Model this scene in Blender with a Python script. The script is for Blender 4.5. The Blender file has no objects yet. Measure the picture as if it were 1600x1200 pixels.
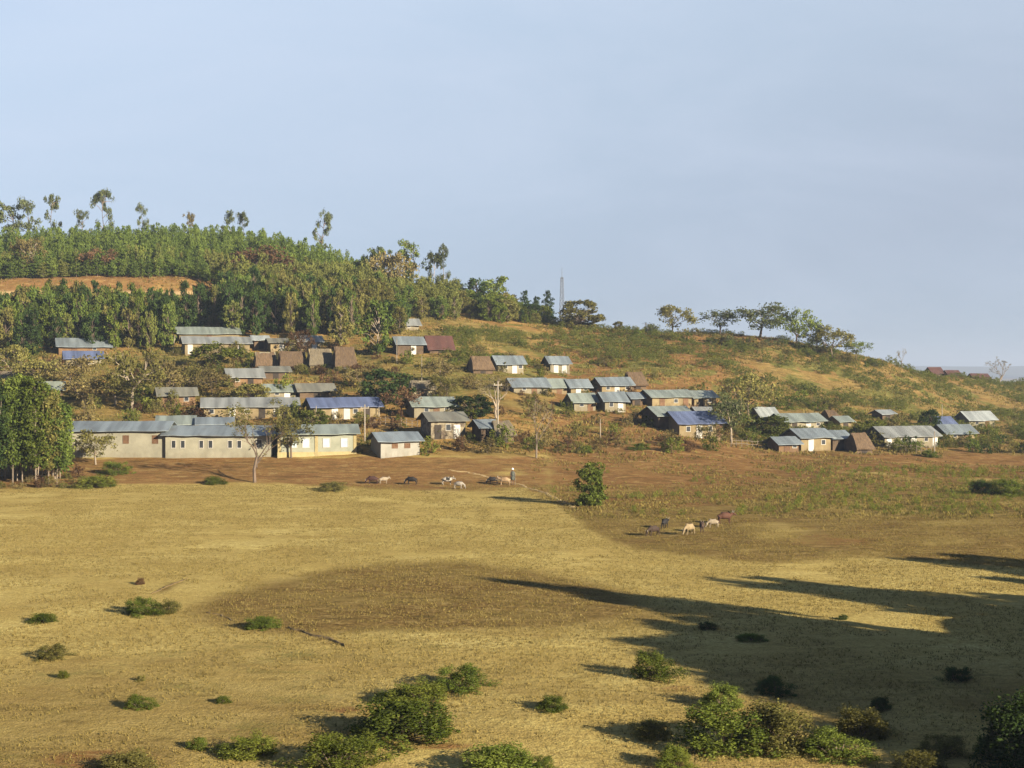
import bpy, math, random
import numpy as np
from mathutils import Vector

S = bpy.context.scene
COL = S.collection
F, HZ, CAMZ = 2198.0, 572.0, 14.0
PITCH = math.atan(28.0 / F)
SUN_EL = math.radians(17.5)
SUN_AZ = math.radians(131.0)          # clockwise from +Y
rng = np.random.default_rng(7)
random.seed(7)

# ------------------------------------------------------------------ helpers
def tag(o, label=None, cat=None, group=None, kind=None):
    if label: o['label'] = label
    if cat: o['category'] = cat
    if group: o['group'] = group
    if kind: o['kind'] = kind
    return o

def link(name, me, parent=None, mats=None):
    o = bpy.data.objects.new(name, me)
    COL.objects.link(o)
    if parent is not None: o.parent = parent
    if mats and me is not None and len(me.materials) == 0:
        for m in (mats if isinstance(mats, (list, tuple)) else [mats]): me.materials.append(m)
    return o

def empty(name, loc, rz=0.0, scale=(1, 1, 1)):
    o = bpy.data.objects.new(name, None)
    o.empty_display_size = 0.3
    COL.objects.link(o)
    o.location = loc; o.rotation_euler = (0, 0, rz); o.scale = scale
    return o

def np_mesh(name, V, Q=None, T=None, mat=None, smooth=False):
    """V (n,3); Q (m,4) quads; T (k,3) tris"""
    me = bpy.data.meshes.new(name)
    V = np.asarray(V, dtype=np.float32)
    me.vertices.add(len(V)); me.vertices.foreach_set('co', V.ravel())
    nq = 0 if Q is None else len(Q); nt = 0 if T is None else len(T)
    loops = []
    if nq: loops.append(np.asarray(Q, dtype=np.int32).ravel())
    if nt: loops.append(np.asarray(T, dtype=np.int32).ravel())
    L = np.concatenate(loops)
    me.loops.add(len(L)); me.loops.foreach_set('vertex_index', L)
    me.polygons.add(nq + nt)
    st = np.concatenate([np.arange(nq) * 4, nq * 4 + np.arange(nt) * 3]).astype(np.int32)
    me.polygons.foreach_set('loop_start', st)
    me.update(calc_edges=True)
    if smooth: me.polygons.foreach_set('use_smooth', np.ones(nq + nt, dtype=bool))
    if mat:
        for m in (mat if isinstance(mat, (list, tuple)) else [mat]): me.materials.append(m)
    return me

class MB:
    def __init__(s): s.v = []; s.f = []
    def add(s, vs, fs):
        b = len(s.v); s.v += [tuple(p) for p in vs]; s.f += [tuple(i + b for i in f) for f in fs]
    def box(s, x0, x1, y0, y1, z0, z1):
        s.add([(x0,y0,z0),(x1,y0,z0),(x1,y1,z0),(x0,y1,z0),(x0,y0,z1),(x1,y0,z1),(x1,y1,z1),(x0,y1,z1)],
              [(0,3,2,1),(4,5,6,7),(0,1,5,4),(1,2,6,5),(2,3,7,6),(3,0,4,7)])
    def tube(s, pts, rad, n=5):
        pts = [Vector(p) for p in pts]
        vs, fs = [], []
        for i, p in enumerate(pts):
            a = pts[max(i-1, 0)]; b = pts[min(i+1, len(pts)-1)]
            d = (b - a)
            if d.length < 1e-6: d = Vector((0, 0, 1))
            d.normalize()
            u = d.cross(Vector((0.31, 0.95, 0.05))); 
            if u.length < 1e-3: u = d.cross(Vector((1, 0, 0)))
            u.normalize(); w = d.cross(u)
            for k in range(n):
                t = 2*math.pi*k/n
                vs.append(p + (u*math.cos(t) + w*math.sin(t)) * rad[i])
        for i in range(len(pts)-1):
            for k in range(n):
                fs.append((i*n+k, i*n+(k+1)%n, (i+1)*n+(k+1)%n, (i+1)*n+k))
        fs.append(tuple(range(n-1, -1, -1))); fs.append(tuple((len(pts)-1)*n + k for k in range(n)))
        s.add(vs, fs)
    def prism(s, poly, x0, x1):
        """poly = (y,z) loop extruded along x"""
        n = len(poly)
        vs = [(x0, y, z) for y, z in poly] + [(x1, y, z) for y, z in poly]
        fs = [tuple(range(n)), tuple(range(2*n-1, n-1, -1))] + [(i, n+i, n+(i+1)%n, (i+1)%n) for i in range(n)]
        s.add(vs, fs)
    def mesh(s, name, mat=None, smooth=False):
        me = bpy.data.meshes.new(name)
        me.from_pydata(s.v, [], s.f)
        import bmesh
        bm = bmesh.new(); bm.from_mesh(me); bmesh.ops.recalc_face_normals(bm, faces=bm.faces); bm.to_mesh(me); bm.free()
        if smooth:
            for p in me.polygons: p.use_smooth = True
        if mat:
            for m in (mat if isinstance(mat, (list, tuple)) else [mat]): me.materials.append(m)
        return me

# ------------------------------------------------------------------ noise
def hash2(i, j, seed):
    h = (i * 374761393 + j * 668265263 + seed * 974711) & 0xffffffff
    h = ((h ^ (h >> 13)) * 1274126177) & 0xffffffff
    return ((h ^ (h >> 16)) & 0xffff) / 65535.0
def vnoise(x, y, seed=0):
    x = np.asarray(x, dtype=np.float64); y = np.asarray(y, dtype=np.float64)
    i = np.floor(x).astype(np.int64); j = np.floor(y).astype(np.int64)
    u = x - i; v = y - j
    u = u*u*(3-2*u); v = v*v*(3-2*v)
    a = hash2(i, j, seed); b = hash2(i+1, j, seed); c = hash2(i, j+1, seed); d = hash2(i+1, j+1, seed)
    return (a*(1-u)+b*u)*(1-v) + (c*(1-u)+d*u)*v
def fbm(x, y, seed=0, oct=4):
    s = 0; a = 0.5
    for k in range(oct):
        s = s + a * vnoise(x * 2**k, y * 2**k, seed + 17*k); a *= 0.5
    return s / (1 - 0.5**oct)
def sstep(a, b, x):
    t = np.clip((x - a) / (b - a), 0, 1); return t*t*(3-2*t)

# ------------------------------------------------------------------ the land's relief
COLS = {
 -500: [(164,760),(183,718),(207,665),(232,610),(262,560),(285,520),(305,490),(322,457),(327,434),(345,429),(375,396)],
 0:    [(164,760),(183,718),(207,665),(232,610),(262,560),(285,520),(305,490),(322,457),(327,434),(345,429),(375,394)],
 200:  [(164,760),(183,718),(207,663),(232,610),(262,560),(285,521),(305,491),(322,457),(327,434),(345,427),(375,386)],
 310:  [(164,760),(183,717),(207,662),(232,610),(262,560),(285,522),(305,491),(322,457),(327,434),(345,427),(375,382)],
 350:  [(164,760),(183,717),(207,662),(232,610),(262,560),(285,522),(305,491),(325,458),(335,445),(345,432),(375,385)],
 450:  [(164,760),(182,716),(207,660),(232,612),(262,560),(285,522),(305,490),(325,462),(345,436),(372,401)],
 600:  [(164,760),(182,716),(205,660),(228,612),(255,560),(280,525),(305,500),(330,475),(355,454),(370,448)],
 700:  [(164,760),(182,716),(204,662),(228,616),(252,568),(277,535),(300,510),(325,490),(348,473)],
 800:  [(164,760),(182,718),(203,667),(228,622),(250,585),(275,555),(300,525),(325,503),(345,492)],
 900:  [(164,760),(184,718),(203,682),(225,642),(248,607),(270,580),(300,540),(332,511)],
 1000: [(164,760),(185,716),(202,690),(225,647),(248,612),(268,582),(295,550),(330,518)],
 1100: [(164,760),(190,716),(208,690),(228,655),(250,620),(275,588),(300,555),(328,519)],
 1200: [(164,760),(195,718),(212,702),(238,665),(262,628),(288,590),(308,556),(325,526)],
 1300: [(164,760),(198,718),(214,703),(242,670),(270,636),(295,602),(312,572),(328,546)],
 1400: [(164,760),(200,718),(216,703),(245,675),(276,642),(300,612),(318,588),(332,569)],
 1500: [(164,760),(205,722),(222,704),(250,682),(290,652),(325,622),(350,600),(370,584)],
 1600: [(164,760),(208,724),(228,704),(262,680),(310,652),(360,622),(400,603),(430,592)],
 2100: [(164,760),(215,722),(250,702),(320,665),(420,630),(500,602)],
}
YG = np.arange(0, 1601, 1.0)
PXK = np.array(sorted(COLS)); PG = np.arange(-500, 2101, 10.0)
tab = np.zeros((len(PXK), len(YG)))
for k, px in enumerate(PXK):
    ys = [0, 150]; zs = [0, 0]
    for Y, r in COLS[px]:
        ys.append(Y); zs.append(CAMZ - (r - HZ) / F * Y)
    yl, zl = ys[-1], zs[-1]
    ys += [yl + 12, yl + 45, yl + 150, yl + 400, 1600]; zs += [zl + .2, zl - 6, zl * .35 - 12, -24, -26]
    tab[k] = np.interp(YG, ys, zs)
TAB = np.array([np.interp(PG, PXK, tab[:, j]) for j in range(len(YG))])   # [Y, px]
def gsm(A, sig, axis):
    n = int(3*sig)+1; k = np.exp(-0.5*(np.arange(-n, n+1)/sig)**2); k /= k.sum()
    pad = [(0,0),(0,0)]; pad[axis] = (n, n)
    B = np.pad(A, pad, mode='edge')
    return np.apply_along_axis(lambda v: np.convolve(v, k, 'valid'), axis, B)
TAB = gsm(gsm(TAB, 1.6, 0), 2.2, 1)

def terr(X, Y):
    X = np.asarray(X, dtype=np.float64); Y = np.asarray(Y, dtype=np.float64)
    px = np.clip(800 + F * X / np.maximum(Y, 60.0), -499, 2099)
    y = np.clip(Y, 0, 1599)
    fi = (px + 500) / 10; i = np.minimum(fi.astype(int), len(PG)-2); u = fi - i
    j = np.minimum(y.astype(int), len(YG)-2); v = y - j
    z = (TAB[j, i]*(1-u) + TAB[j, i+1]*u)*(1-v) + (TAB[j+1, i]*(1-u) + TAB[j+1, i+1]*u)*v
    # undulation
    amp = 0.22 + 0.55 * sstep(170, 230, Y) + 0.5 * sstep(270, 330, Y)
    amp = amp * (1 - 0.6*sstep(420, 700, Y))
    z = z + amp * (fbm(X/22, Y/22, 3, 4) - 0.5) * 1.4
    z = z + sstep(165, 230, Y) * (0.55*(fbm(X/4.5, Y/4.5, 9, 3) - 0.5) + 0.22*(vnoise(X/1.7, Y/1.7, 12) - .5)) + 0.07*(fbm(X/2.2, Y/2.2, 5, 2)-0.5)
    # the slope the photographer stands on
    t = np.clip(1 - Y/46.0, 0, 1.6)
    z = z + 11.9 * np.where(t <= 1, t**1.15, 1 + (t-1)*0.25)
    d = X - .46*Y  # unseen ridge right of the view, raised to cast solid shade
    z = z + 5.8*sstep(0, 12, d)*sstep(28, 44, Y)*sstep(80, 62, Y)*sstep(95, 45, d)*(.8 + .5*fbm(X/9, Y/9, 15, 2))
    z = z - 10 * sstep(1600, 3000, np.abs(X) + np.maximum(Y, 0))
    return z

def px_of(X, Y, Z):
    c, s = math.cos(PITCH), math.sin(PITCH)
    dz = Z - CAMZ
    d = Y*c - dz*s; h = dz*c + Y*s
    return 800 + F*X/d, 600 - F*h/d

YM = np.arange(42, 700, 0.25)
def at(px, row):
    """first point of the land on the line of sight through a pixel of the photograph"""
    a = math.atan((row - 600.0)/F) + PITCH
    rr = math.hypot(1, (row-600.0)/F)
    # direction with unit forward length
    c, s = math.cos(PITCH), math.sin(PITCH)
    dx = (px-800)/F; dyv = -(row-600)/F
    fy = c + dyv*s; fz = -s + dyv*c
    X = dx/fy*YM; Z = CAMZ + fz/fy*YM
    T = terr(X, YM)
    k = np.argmax(T >= Z)
    if not (T[k] >= Z[k]): k = int(np.argmin(Z - T))
    return Vector((X[k], YM[k], T[k]))
def on(px, Y):
    X = (px-800)/F*Y
    return Vector((X, Y, float(terr(X, Y))))
def zrow(row, Y): return CAMZ - (row - HZ)/F*Y

# ------------------------------------------------------------------ materials
def newmat(name):
    m = bpy.data.materials.new(name); m.use_nodes = True
    nt = m.node_tree; nt.nodes.clear()
    out = nt.nodes.new('ShaderNodeOutputMaterial')
    return m, nt, out
def N(nt, t, **kw):
    n = nt.nodes.new(t)
    for k, v in kw.items():
        if k.startswith('i_'): n.inputs[k[2:].replace('_', ' ')].default_value = v
        else: setattr(n, k, v)
    return n
def ramp(nt, src, stops, interp='LINEAR'):
    r = nt.nodes.new('ShaderNodeValToRGB'); r.color_ramp.interpolation = interp
    el = r.color_ramp.elements
    while len(el) < len(stops): el.new(0.5)
    for e, (p, c) in zip(el, stops):
        e.position = p; e.color = (*c, 1) if len(c) == 3 else c
    nt.links.new(src, r.inputs['Fac']); return r
def mixc(nt, fac, a, b, mode='MIX'):
    m = nt.nodes.new('ShaderNodeMix'); m.data_type = 'RGBA'; m.blend_type = mode
    for s, v in ((m.inputs[0], fac), (m.inputs[6], a), (m.inputs[7], b)):
        if isinstance(v, (int, float)): s.default_value = v
        elif isinstance(v, tuple): s.default_value = (*v, 1)
        else: nt.links.new(v, s)
    return m.outputs[2]
def mth(nt, op, a, b=0.0, c=None, clamp=False):
    m = nt.nodes.new('ShaderNodeMath'); m.operation = op; m.use_clamp = clamp
    for k, v in enumerate([a, b] + ([c] if c is not None else [])):
        if isinstance(v, (int, float)): m.inputs[k].default_value = v
        else: nt.links.new(v, m.inputs[k])
    return m.outputs[0]
def noise(nt, scale, detail=3, rough=0.55, vec=None, dist=0.0):
    n = nt.nodes.new('ShaderNodeTexNoise'); n.inputs['Scale'].default_value = scale
    n.inputs['Detail'].default_value = detail; n.inputs['Roughness'].default_value = rough
    n.inputs['Distortion'].default_value = dist
    if vec is not None: nt.links.new(vec, n.inputs['Vector'])
    return n.outputs['Fac']

def leafmat(name, c1, c2, c3=None, trans=0.3, scale=0.6, rnd=0.35):
    """c1 dark, c2 light leaf colour"""
    m, nt, out = newmat(name)
    tc = N(nt, 'ShaderNodeTexCoord'); oi = N(nt, 'ShaderNodeObjectInfo')
    geo = N(nt, 'ShaderNodeNewGeometry')
    n1 = noise(nt, scale, 3, 0.6, geo.outputs['Position'])
    r = ramp(nt, n1, [(0.3, c1), (0.55, tuple((a+b)/2 for a, b in zip(c1, c2))), (0.75, c2)])
    col = r.outputs[0]
    isl = mth(nt, 'MULTIPLY_ADD', geo.outputs['Random Per Island'], 0.7, 0.65)
    rr = mth(nt, 'MULTIPLY_ADD', oi.outputs['Random'], rnd*2, 1-rnd)
    br = mth(nt, 'MULTIPLY', isl, rr)
    vm = N(nt, 'ShaderNodeVectorMath', operation='SCALE')
    nt.links.new(col, vm.inputs[0]); nt.links.new(br, vm.inputs['Scale'])
    col = vm.outputs[0]
    if c3 is not None:   # some individuals turn to a third colour
        f = mth(nt, 'MULTIPLY', mth(nt, 'SUBTRACT', oi.outputs['Random'], 0.62), 2.2, clamp=True)
        col = mixc(nt, f, col, c3)
    d = N(nt, 'ShaderNodeBsdfDiffuse'); t = N(nt, 'ShaderNodeBsdfTranslucent')
    nt.links.new(col, d.inputs['Color']); nt.links.new(col, t.inputs['Color'])
    mx = N(nt, 'ShaderNodeMixShader'); mx.inputs[0].default_value = trans
    nt.links.new(d.outputs[0], mx.inputs[1]); nt.links.new(t.outputs[0], mx.inputs[2])
    nt.links.new(mx.outputs[0], out.inputs['Surface'])
    return m

def solid(name, c1, c2, scale=2.0, rough=0.85, metal=0.0, bump=0.0, spec=0.3, coord='Object', stretch=None, lo=0.35, hi=0.65, dirt=0.0):
    m, nt, out = newmat(name)
    tc = N(nt, 'ShaderNodeTexCoord'); v = tc.outputs[coord]
    oi = N(nt, 'ShaderNodeObjectInfo')
    off = N(nt, 'ShaderNodeVectorMath', operation='ADD'); nt.links.new(v, off.inputs[0])
    comb = N(nt, 'ShaderNodeCombineXYZ'); s = mth(nt, 'MULTIPLY', oi.outputs['Random'], 57.0)
    for k in range(3): nt.links.new(s, comb.inputs[k])
    nt.links.new(comb.outputs[0], off.inputs[1]); v = off.outputs[0]
    if stretch:
        mp = N(nt, 'ShaderNodeMapping'); mp.inputs['Scale'].default_value = stretch
        nt.links.new(v, mp.inputs['Vector']); v = mp.outputs[0]
    n1 = noise(nt, scale, 5, 0.6, v)
    r = ramp(nt, n1, [(lo, c1), (hi, c2)])
    vm = N(nt, 'ShaderNodeVectorMath', operation='SCALE'); nt.links.new(r.outputs[0], vm.inputs[0])
    nt.links.new(mth(nt, 'MULTIPLY_ADD', oi.outputs['Random'], 0.3, 0.85), vm.inputs['Scale'])
    b = N(nt, 'ShaderNodeBsdfPrincipled'); colr = vm.outputs[0]
    if dirt:      # splashed earth along the foot, streaks and worn patches
        sz = N(nt, 'ShaderNodeSeparateXYZ'); nt.links.new(tc.outputs['Object'], sz.inputs[0])
        m2 = N(nt, 'ShaderNodeMapping'); m2.inputs['Scale'].default_value = (1.6, 1.6, .35); nt.links.new(off.outputs[0], m2.inputs['Vector'])
        n2 = noise(nt, 1.1, 5, .7, m2.outputs[0])
        f = mth(nt, 'ADD', mth(nt, 'MULTIPLY_ADD', sz.outputs['Z'], -.55, .35), mth(nt, 'MULTIPLY_ADD', n2, 2.4, -1.2))
        fr = ramp(nt, f, [(.0, (0, 0, 0)), (.8, (dirt, dirt, dirt))]).outputs[0]
        colr = mixc(nt, fr, colr, (0.085, 0.052, 0.026))
    nt.links.new(colr, b.inputs['Base Color'])
    b.inputs['Roughness'].default_value = rough; b.inputs['Metallic'].default_value = metal
    b.inputs['Specular IOR Level'].default_value = spec
    if bump:
        bp = N(nt, 'ShaderNodeBump'); bp.inputs['Strength'].default_value = bump; bp.inputs['Distance'].default_value = 0.05
        nt.links.new(n1, bp.inputs['Height']); nt.links.new(bp.outputs[0], b.inputs['Normal'])
    nt.links.new(b.outputs[0], out.inputs['Surface'])
    return m

def roofmat(name, c, rust=0.25, rough=0.5, metal=0.25):
    m, nt, out = newmat(name)
    tc = N(nt, 'ShaderNodeTexCoord'); oi = N(nt, 'ShaderNodeObjectInfo')
    comb = N(nt, 'ShaderNodeCombineXYZ'); s = mth(nt, 'MULTIPLY', oi.outputs['Random'], 91.0)
    for k in range(3): nt.links.new(s, comb.inputs[k])
    off = N(nt, 'ShaderNodeVectorMath', operation='ADD'); nt.links.new(tc.outputs['Object'], off.inputs[0]); nt.links.new(comb.outputs[0], off.inputs[1])
    mp = N(nt, 'ShaderNodeMapping'); mp.inputs['Scale'].default_value = (1.1, 0.12, 0.12); nt.links.new(off.outputs[0], mp.inputs['Vector'])
    n1 = noise(nt, 1.0, 2, 0.4, mp.outputs[0])
    n2 = noise(nt, 0.8, 5, 0.65, off.outputs[0])
    base = mixc(nt, ramp(nt, n1, [(0.35, (0, 0, 0)), (0.65, (1, 1, 1))]).outputs[0], tuple(x*0.72 for x in c), tuple(min(1, x*1.2) for x in c))
    col = mixc(nt, ramp(nt, n2, [(0.56, (0, 0, 0)), (0.72, (rust, rust, rust))]).outputs[0], base, (0.1, 0.062, 0.036))
    b = N(nt, 'ShaderNodeBsdfPrincipled'); nt.links.new(col, b.inputs['Base Color'])
    b.inputs['Roughness'].default_value = rough; b.inputs['Metallic'].default_value = metal
    w = N(nt, 'ShaderNodeTexWave'); w.inputs['Scale'].default_value = 3.5; w.bands_direction = 'X'
    nt.links.new(tc.outputs['Object'], w.inputs['Vector'])
    bp = N(nt, 'ShaderNodeBump'); bp.inputs['Strength'].default_value = 0.5; bp.inputs['Distance'].default_value = 0.03
    nt.links.new(w.outputs['Fac'], bp.inputs['Height']); nt.links.new(bp.outputs[0], b.inputs['Normal'])
    nt.links.new(b.outputs[0], out.inputs['Surface'])
    return m

M = {}
M['leaf_green'] = leafmat('leaf_green', (0.052, 0.075, 0.014), (0.16, 0.185, 0.034))
M['leaf_wood'] = leafmat('leaf_wood', (0.048, 0.078, 0.018), (0.155, 0.19, 0.038), (0.145, 0.125, 0.04), scale=0.25)
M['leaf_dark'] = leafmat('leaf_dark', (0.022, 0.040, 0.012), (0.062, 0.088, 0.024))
M['leaf_euc'] = leafmat('leaf_euc', (0.065, 0.08, 0.032), (0.14, 0.15, 0.06), trans=.4)
M['leaf_olive'] = leafmat('leaf_olive', (0.10, 0.095, 0.028), (0.21, 0.185, 0.055), trans=.42)
M['leaf_tan'] = leafmat('leaf_tan', (0.125, 0.10, 0.038), (0.225, 0.18, 0.07), trans=.42)
M['leaf_brown'] = leafmat('leaf_brown', (0.065, 0.036, 0.02), (0.13, 0.075, 0.036))
M['leaf_lime'] = leafmat('leaf_lime', (0.065, 0.085, 0.015), (0.18, 0.185, 0.034))
M['leaf_shrub'] = leafmat('leaf_shrub', (0.06, 0.08, 0.018), (0.165, 0.17, 0.036), (0.17, 0.125, 0.045), scale=0.3, trans=.4)
M['bark'] = solid('bark', (0.07, 0.05, 0.035), (0.14, 0.10, 0.07), 4.0)
M['bark_pale'] = solid('bark_pale', (0.15, 0.12, 0.085), (0.25, 0.20, 0.15), 3.0)
M['twig'] = solid('twig', (0.11, 0.085, 0.06), (0.18, 0.14, 0.10), 3.0)

WALL = {
 'pale': solid('pale_plaster', (0.175, 0.163, 0.118), (0.245, 0.228, 0.165), 0.6, bump=0.2, dirt=0.3),
 'ochre': solid('ochre_mud', (0.127, 0.093, 0.045), (0.178, 0.137, 0.070), 0.9, bump=0.25, dirt=0.8),
 'cream': solid('cream_plaster', (0.135, 0.113, 0.071), (0.178, 0.154, 0.100), 0.8, bump=0.2, dirt=0.65),
 'orange': solid('orange_mud', (0.095, 0.050, 0.022), (0.140, 0.083, 0.038), 0.9, bump=0.3, dirt=0.8),
 'brown': solid('brown_mud', (0.050, 0.032, 0.018), (0.089, 0.058, 0.032), 0.9, bump=0.3, dirt=0.8),
 'grey': solid('grey_cement', (0.187, 0.177, 0.146), (0.244, 0.229, 0.192), 0.7, bump=0.2, dirt=0.45),
 'sage': solid('sage_plaster', (0.172, 0.177, 0.130), (0.224, 0.224, 0.166), 0.7, bump=0.2, dirt=0.3),
 'mottled': solid('peeling_mud', (0.056, 0.041, 0.026), (0.168, 0.139, 0.090), 1.8, bump=0.4, dirt=0.8, lo=0.42, hi=0.58),
}
ROOF = {
 'grey': roofmat('grey_sheet', (0.186, 0.191, 0.177)),
 'bluegrey': roofmat('blue_grey_sheet', (0.153, 0.177, 0.186)),
 'green': roofmat('greenish_sheet', (0.177, 0.200, 0.172)),
 'blue': roofmat('blue_sheet', (0.09, 0.112, 0.19), 0.08),
 'dull': roofmat('dull_sheet', (0.116, 0.112, 0.088), 0.5, 0.65, 0.1),
 'pale': roofmat('pale_sheet', (0.260, 0.279, 0.270), 0.1),
 'rust': roofmat('rusty_sheet', (0.056, 0.020, 0.014), 0.7, 0.7, 0.05),
 'thatch': solid('thatch', (0.045, 0.028, 0.016), (0.105, 0.068, 0.036), 3.0, bump=0.8, stretch=(3, 0.6, 0.6)),
 'thatch_grey': solid('old_thatch', (0.07, 0.055, 0.036), (0.135, 0.11, 0.07), 3.0, bump=0.8, stretch=(3, 0.6, 0.6)),
}
M['door_white'] = solid('white_door_paint', (0.318, 0.299, 0.262), (0.374, 0.355, 0.318), 2.0, rough=0.6)
M['door_dark'] = solid('dark_doorway', (0.017, 0.012, 0.009), (0.033, 0.025, 0.017), 2.0)
M['door_brown'] = solid('brown_door', (0.077, 0.039, 0.019), (0.121, 0.066, 0.033), 2.0)
M['door_blue'] = solid('pale_blue_shutter', (0.220, 0.275, 0.308), (0.319, 0.363, 0.385), 2.0, rough=0.6)
M['trim_yellow'] = solid('yellow_trim', (0.20, 0.16, 0.075), (0.26, 0.21, 0.10), 1.5)
M['frame'] = solid('window_frame', (0.275, 0.253, 0.209), (0.341, 0.319, 0.275), 2.0)
M['pole'] = solid('pole_wood', (0.165, 0.138, 0.105), (0.231, 0.198, 0.154), 2.0)
M['pane'] = solid('dark_pane', (0.017, 0.019, 0.022), (0.033, 0.036, 0.039), 1.0, rough=0.2, spec=0.5)
M['steel'] = solid('galvanised_steel', (0.04, 0.042, 0.046), (0.06, 0.062, 0.066), 2.0, rough=0.5, metal=0.5)

# ground -----------------------------------------------------------------
def ground_mat():
    m, nt, out = newmat('ground_cover')
    geo = N(nt, 'ShaderNodeNewGeometry'); P = geo.outputs['Position']
    def A(n):
        a = N(nt, 'ShaderNodeAttribute'); a.attribute_name = n; return a.outputs['Fac']
    mp = N(nt, 'ShaderNodeMapping'); mp.inputs['Scale'].default_value = (0.5, 1.0, 1.0); nt.links.new(P, mp.inputs['Vector'])
    big = noise(nt, 0.07, 4, 0.6, mp.outputs[0]); mid = noise(nt, 0.45, 5, 0.65, mp.outputs[0]); fine = noise(nt, 3.2, 4, 0.7, P); vf = noise(nt, 11.0, 2, 0.6, P)
    straw = mixc(nt, ramp(nt, mid, [(0.3, (0, 0, 0)), (0.7, (1, 1, 1))]).outputs[0], (0.383, 0.294, 0.092), (0.569, 0.465, 0.168))
    st2 = noise(nt, 0.22, 5, 0.7, mp.outputs[0], .4)
    straw = mixc(nt, ramp(nt, st2, [(.36, (.75, .75, .75)), (.56, (0, 0, 0))]).outputs[0], straw, (0.295, 0.210, 0.069))
    straw = mixc(nt, ramp(nt, st2, [(.52, (0, 0, 0)), (.72, (.7, .7, .7))]).outputs[0], straw, (0.580, 0.481, 0.196))
    straw = mixc(nt, ramp(nt, big, [(0.42, (0, 0, 0)), (0.66, (.55, .55, .55))]).outputs[0], straw, (0.362, 0.272, 0.087))
    strawf = mixc(nt, ramp(nt, fine, [(0.32, (1, 1, 1)), (0.62, (0, 0, 0))]).outputs[0], straw, (0.274, 0.199, 0.064))
    brown = mixc(nt, ramp(nt, fine, [(.38, (0, 0, 0)), (.62, (1, 1, 1))]).outputs[0], (0.075, 0.045, 0.016), (0.215, 0.14, 0.05))
    brown = mixc(nt, ramp(nt, st2, [(.4, (0, 0, 0)), (.66, (.7, .7, .7))]).outputs[0], brown, (0.21, 0.155, 0.05))
    red = mixc(nt, ramp(nt, mth(nt, 'ADD', mth(nt, 'MULTIPLY', mid, .5), mth(nt, 'MULTIPLY', fine, .5)), [(0.36, (0, 0, 0)), (0.62, (1, 1, 1))]).outputs[0], (0.11, 0.052, 0.021), (0.225, 0.12, 0.046))
    hill = mixc(nt, ramp(nt, mid, [(0.35, (0, 0, 0)), (0.65, (1, 1, 1))]).outputs[0], (0.16, 0.085, 0.028), (0.30, 0.185, 0.062))
    hill = mixc(nt, ramp(nt, big, [(0.45, (0, 0, 0)), (0.6, (.7, .7, .7))]).outputs[0], hill, (0.16, 0.13, 0.04))
    green = mixc(nt, fine, (0.045, 0.055, 0.014), (0.15, 0.14, 0.036))
    def brk(a):      # break the edge of a cover with noise
        s = mth(nt, 'ADD', a, mth(nt, 'MULTIPLY_ADD', mid, 0.9, -0.45))
        s = mth(nt, 'ADD', s, mth(nt, 'MULTIPLY_ADD', fine, 0.6, -0.3))
        return ramp(nt, s, [(0.36, (0, 0, 0)), (0.64, (1, 1, 1))]).outputs[0]
    def soft(a):
        s = mth(nt, 'ADD', a, mth(nt, 'MULTIPLY_ADD', fine, 0.7, -0.35))
        return ramp(nt, s, [(0.12, (0, 0, 0)), (0.78, (1, 1, 1))]).outputs[0]
    c = mixc(nt, brk(A('hill')), strawf, hill)
    c = mixc(nt, soft(A('brown')), c, brown)
    c = mixc(nt, mth(nt, 'MULTIPLY', brk(A('red')), mth(nt, 'MULTIPLY_ADD', st2, .7, .58), clamp=True), c, red)
    c = mixc(nt, brk(A('green')), c, green)
    sp = noise(nt, 1.0, 4, .75, mp.outputs[0], .3)
    rough = mth(nt, 'MULTIPLY_ADD', mth(nt, 'MAXIMUM', mth(nt, 'MAXIMUM', A('brown'), A('red')), A('hill')), .55, .22, clamp=True)
    c = mixc(nt, mth(nt, 'MULTIPLY', ramp(nt, sp, [(.53, (0, 0, 0)), (.66, (1, 1, 1))]).outputs[0], rough), c, (0.075, 0.055, 0.02))
    c = mixc(nt, mth(nt, 'MULTIPLY', ramp(nt, sp, [(.34, (1, 1, 1)), (.46, (0, 0, 0))]).outputs[0], mth(nt, 'MULTIPLY', rough, .6)), c, (0.40, 0.30, 0.12))
    c = mixc(nt, A('path'), c, (0.42, 0.30, 0.16))
    c = mixc(nt, mth(nt, 'MULTIPLY', ramp(nt, vf, [(.36, (1, 1, 1)), (.56, (0, 0, 0))]).outputs[0], 0.45), c, (0.10, 0.07, 0.026))
    b = N(nt, 'ShaderNodeBsdfDiffuse'); nt.links.new(c, b.inputs['Color'])
    h = mth(nt, 'ADD', mth(nt, 'MULTIPLY', fine, 0.6), mth(nt, 'MULTIPLY', vf, 0.25))
    bp = N(nt, 'ShaderNodeBump'); bp.inputs['Strength'].default_value = 0.7; bp.inputs['Distance'].default_value = 0.18
    nt.links.new(h, bp.inputs['Height']); nt.links.new(bp.outputs[0], b.inputs['Normal'])
    nt.links.new(b.outputs[0], out.inputs['Surface'])
    return m

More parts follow.
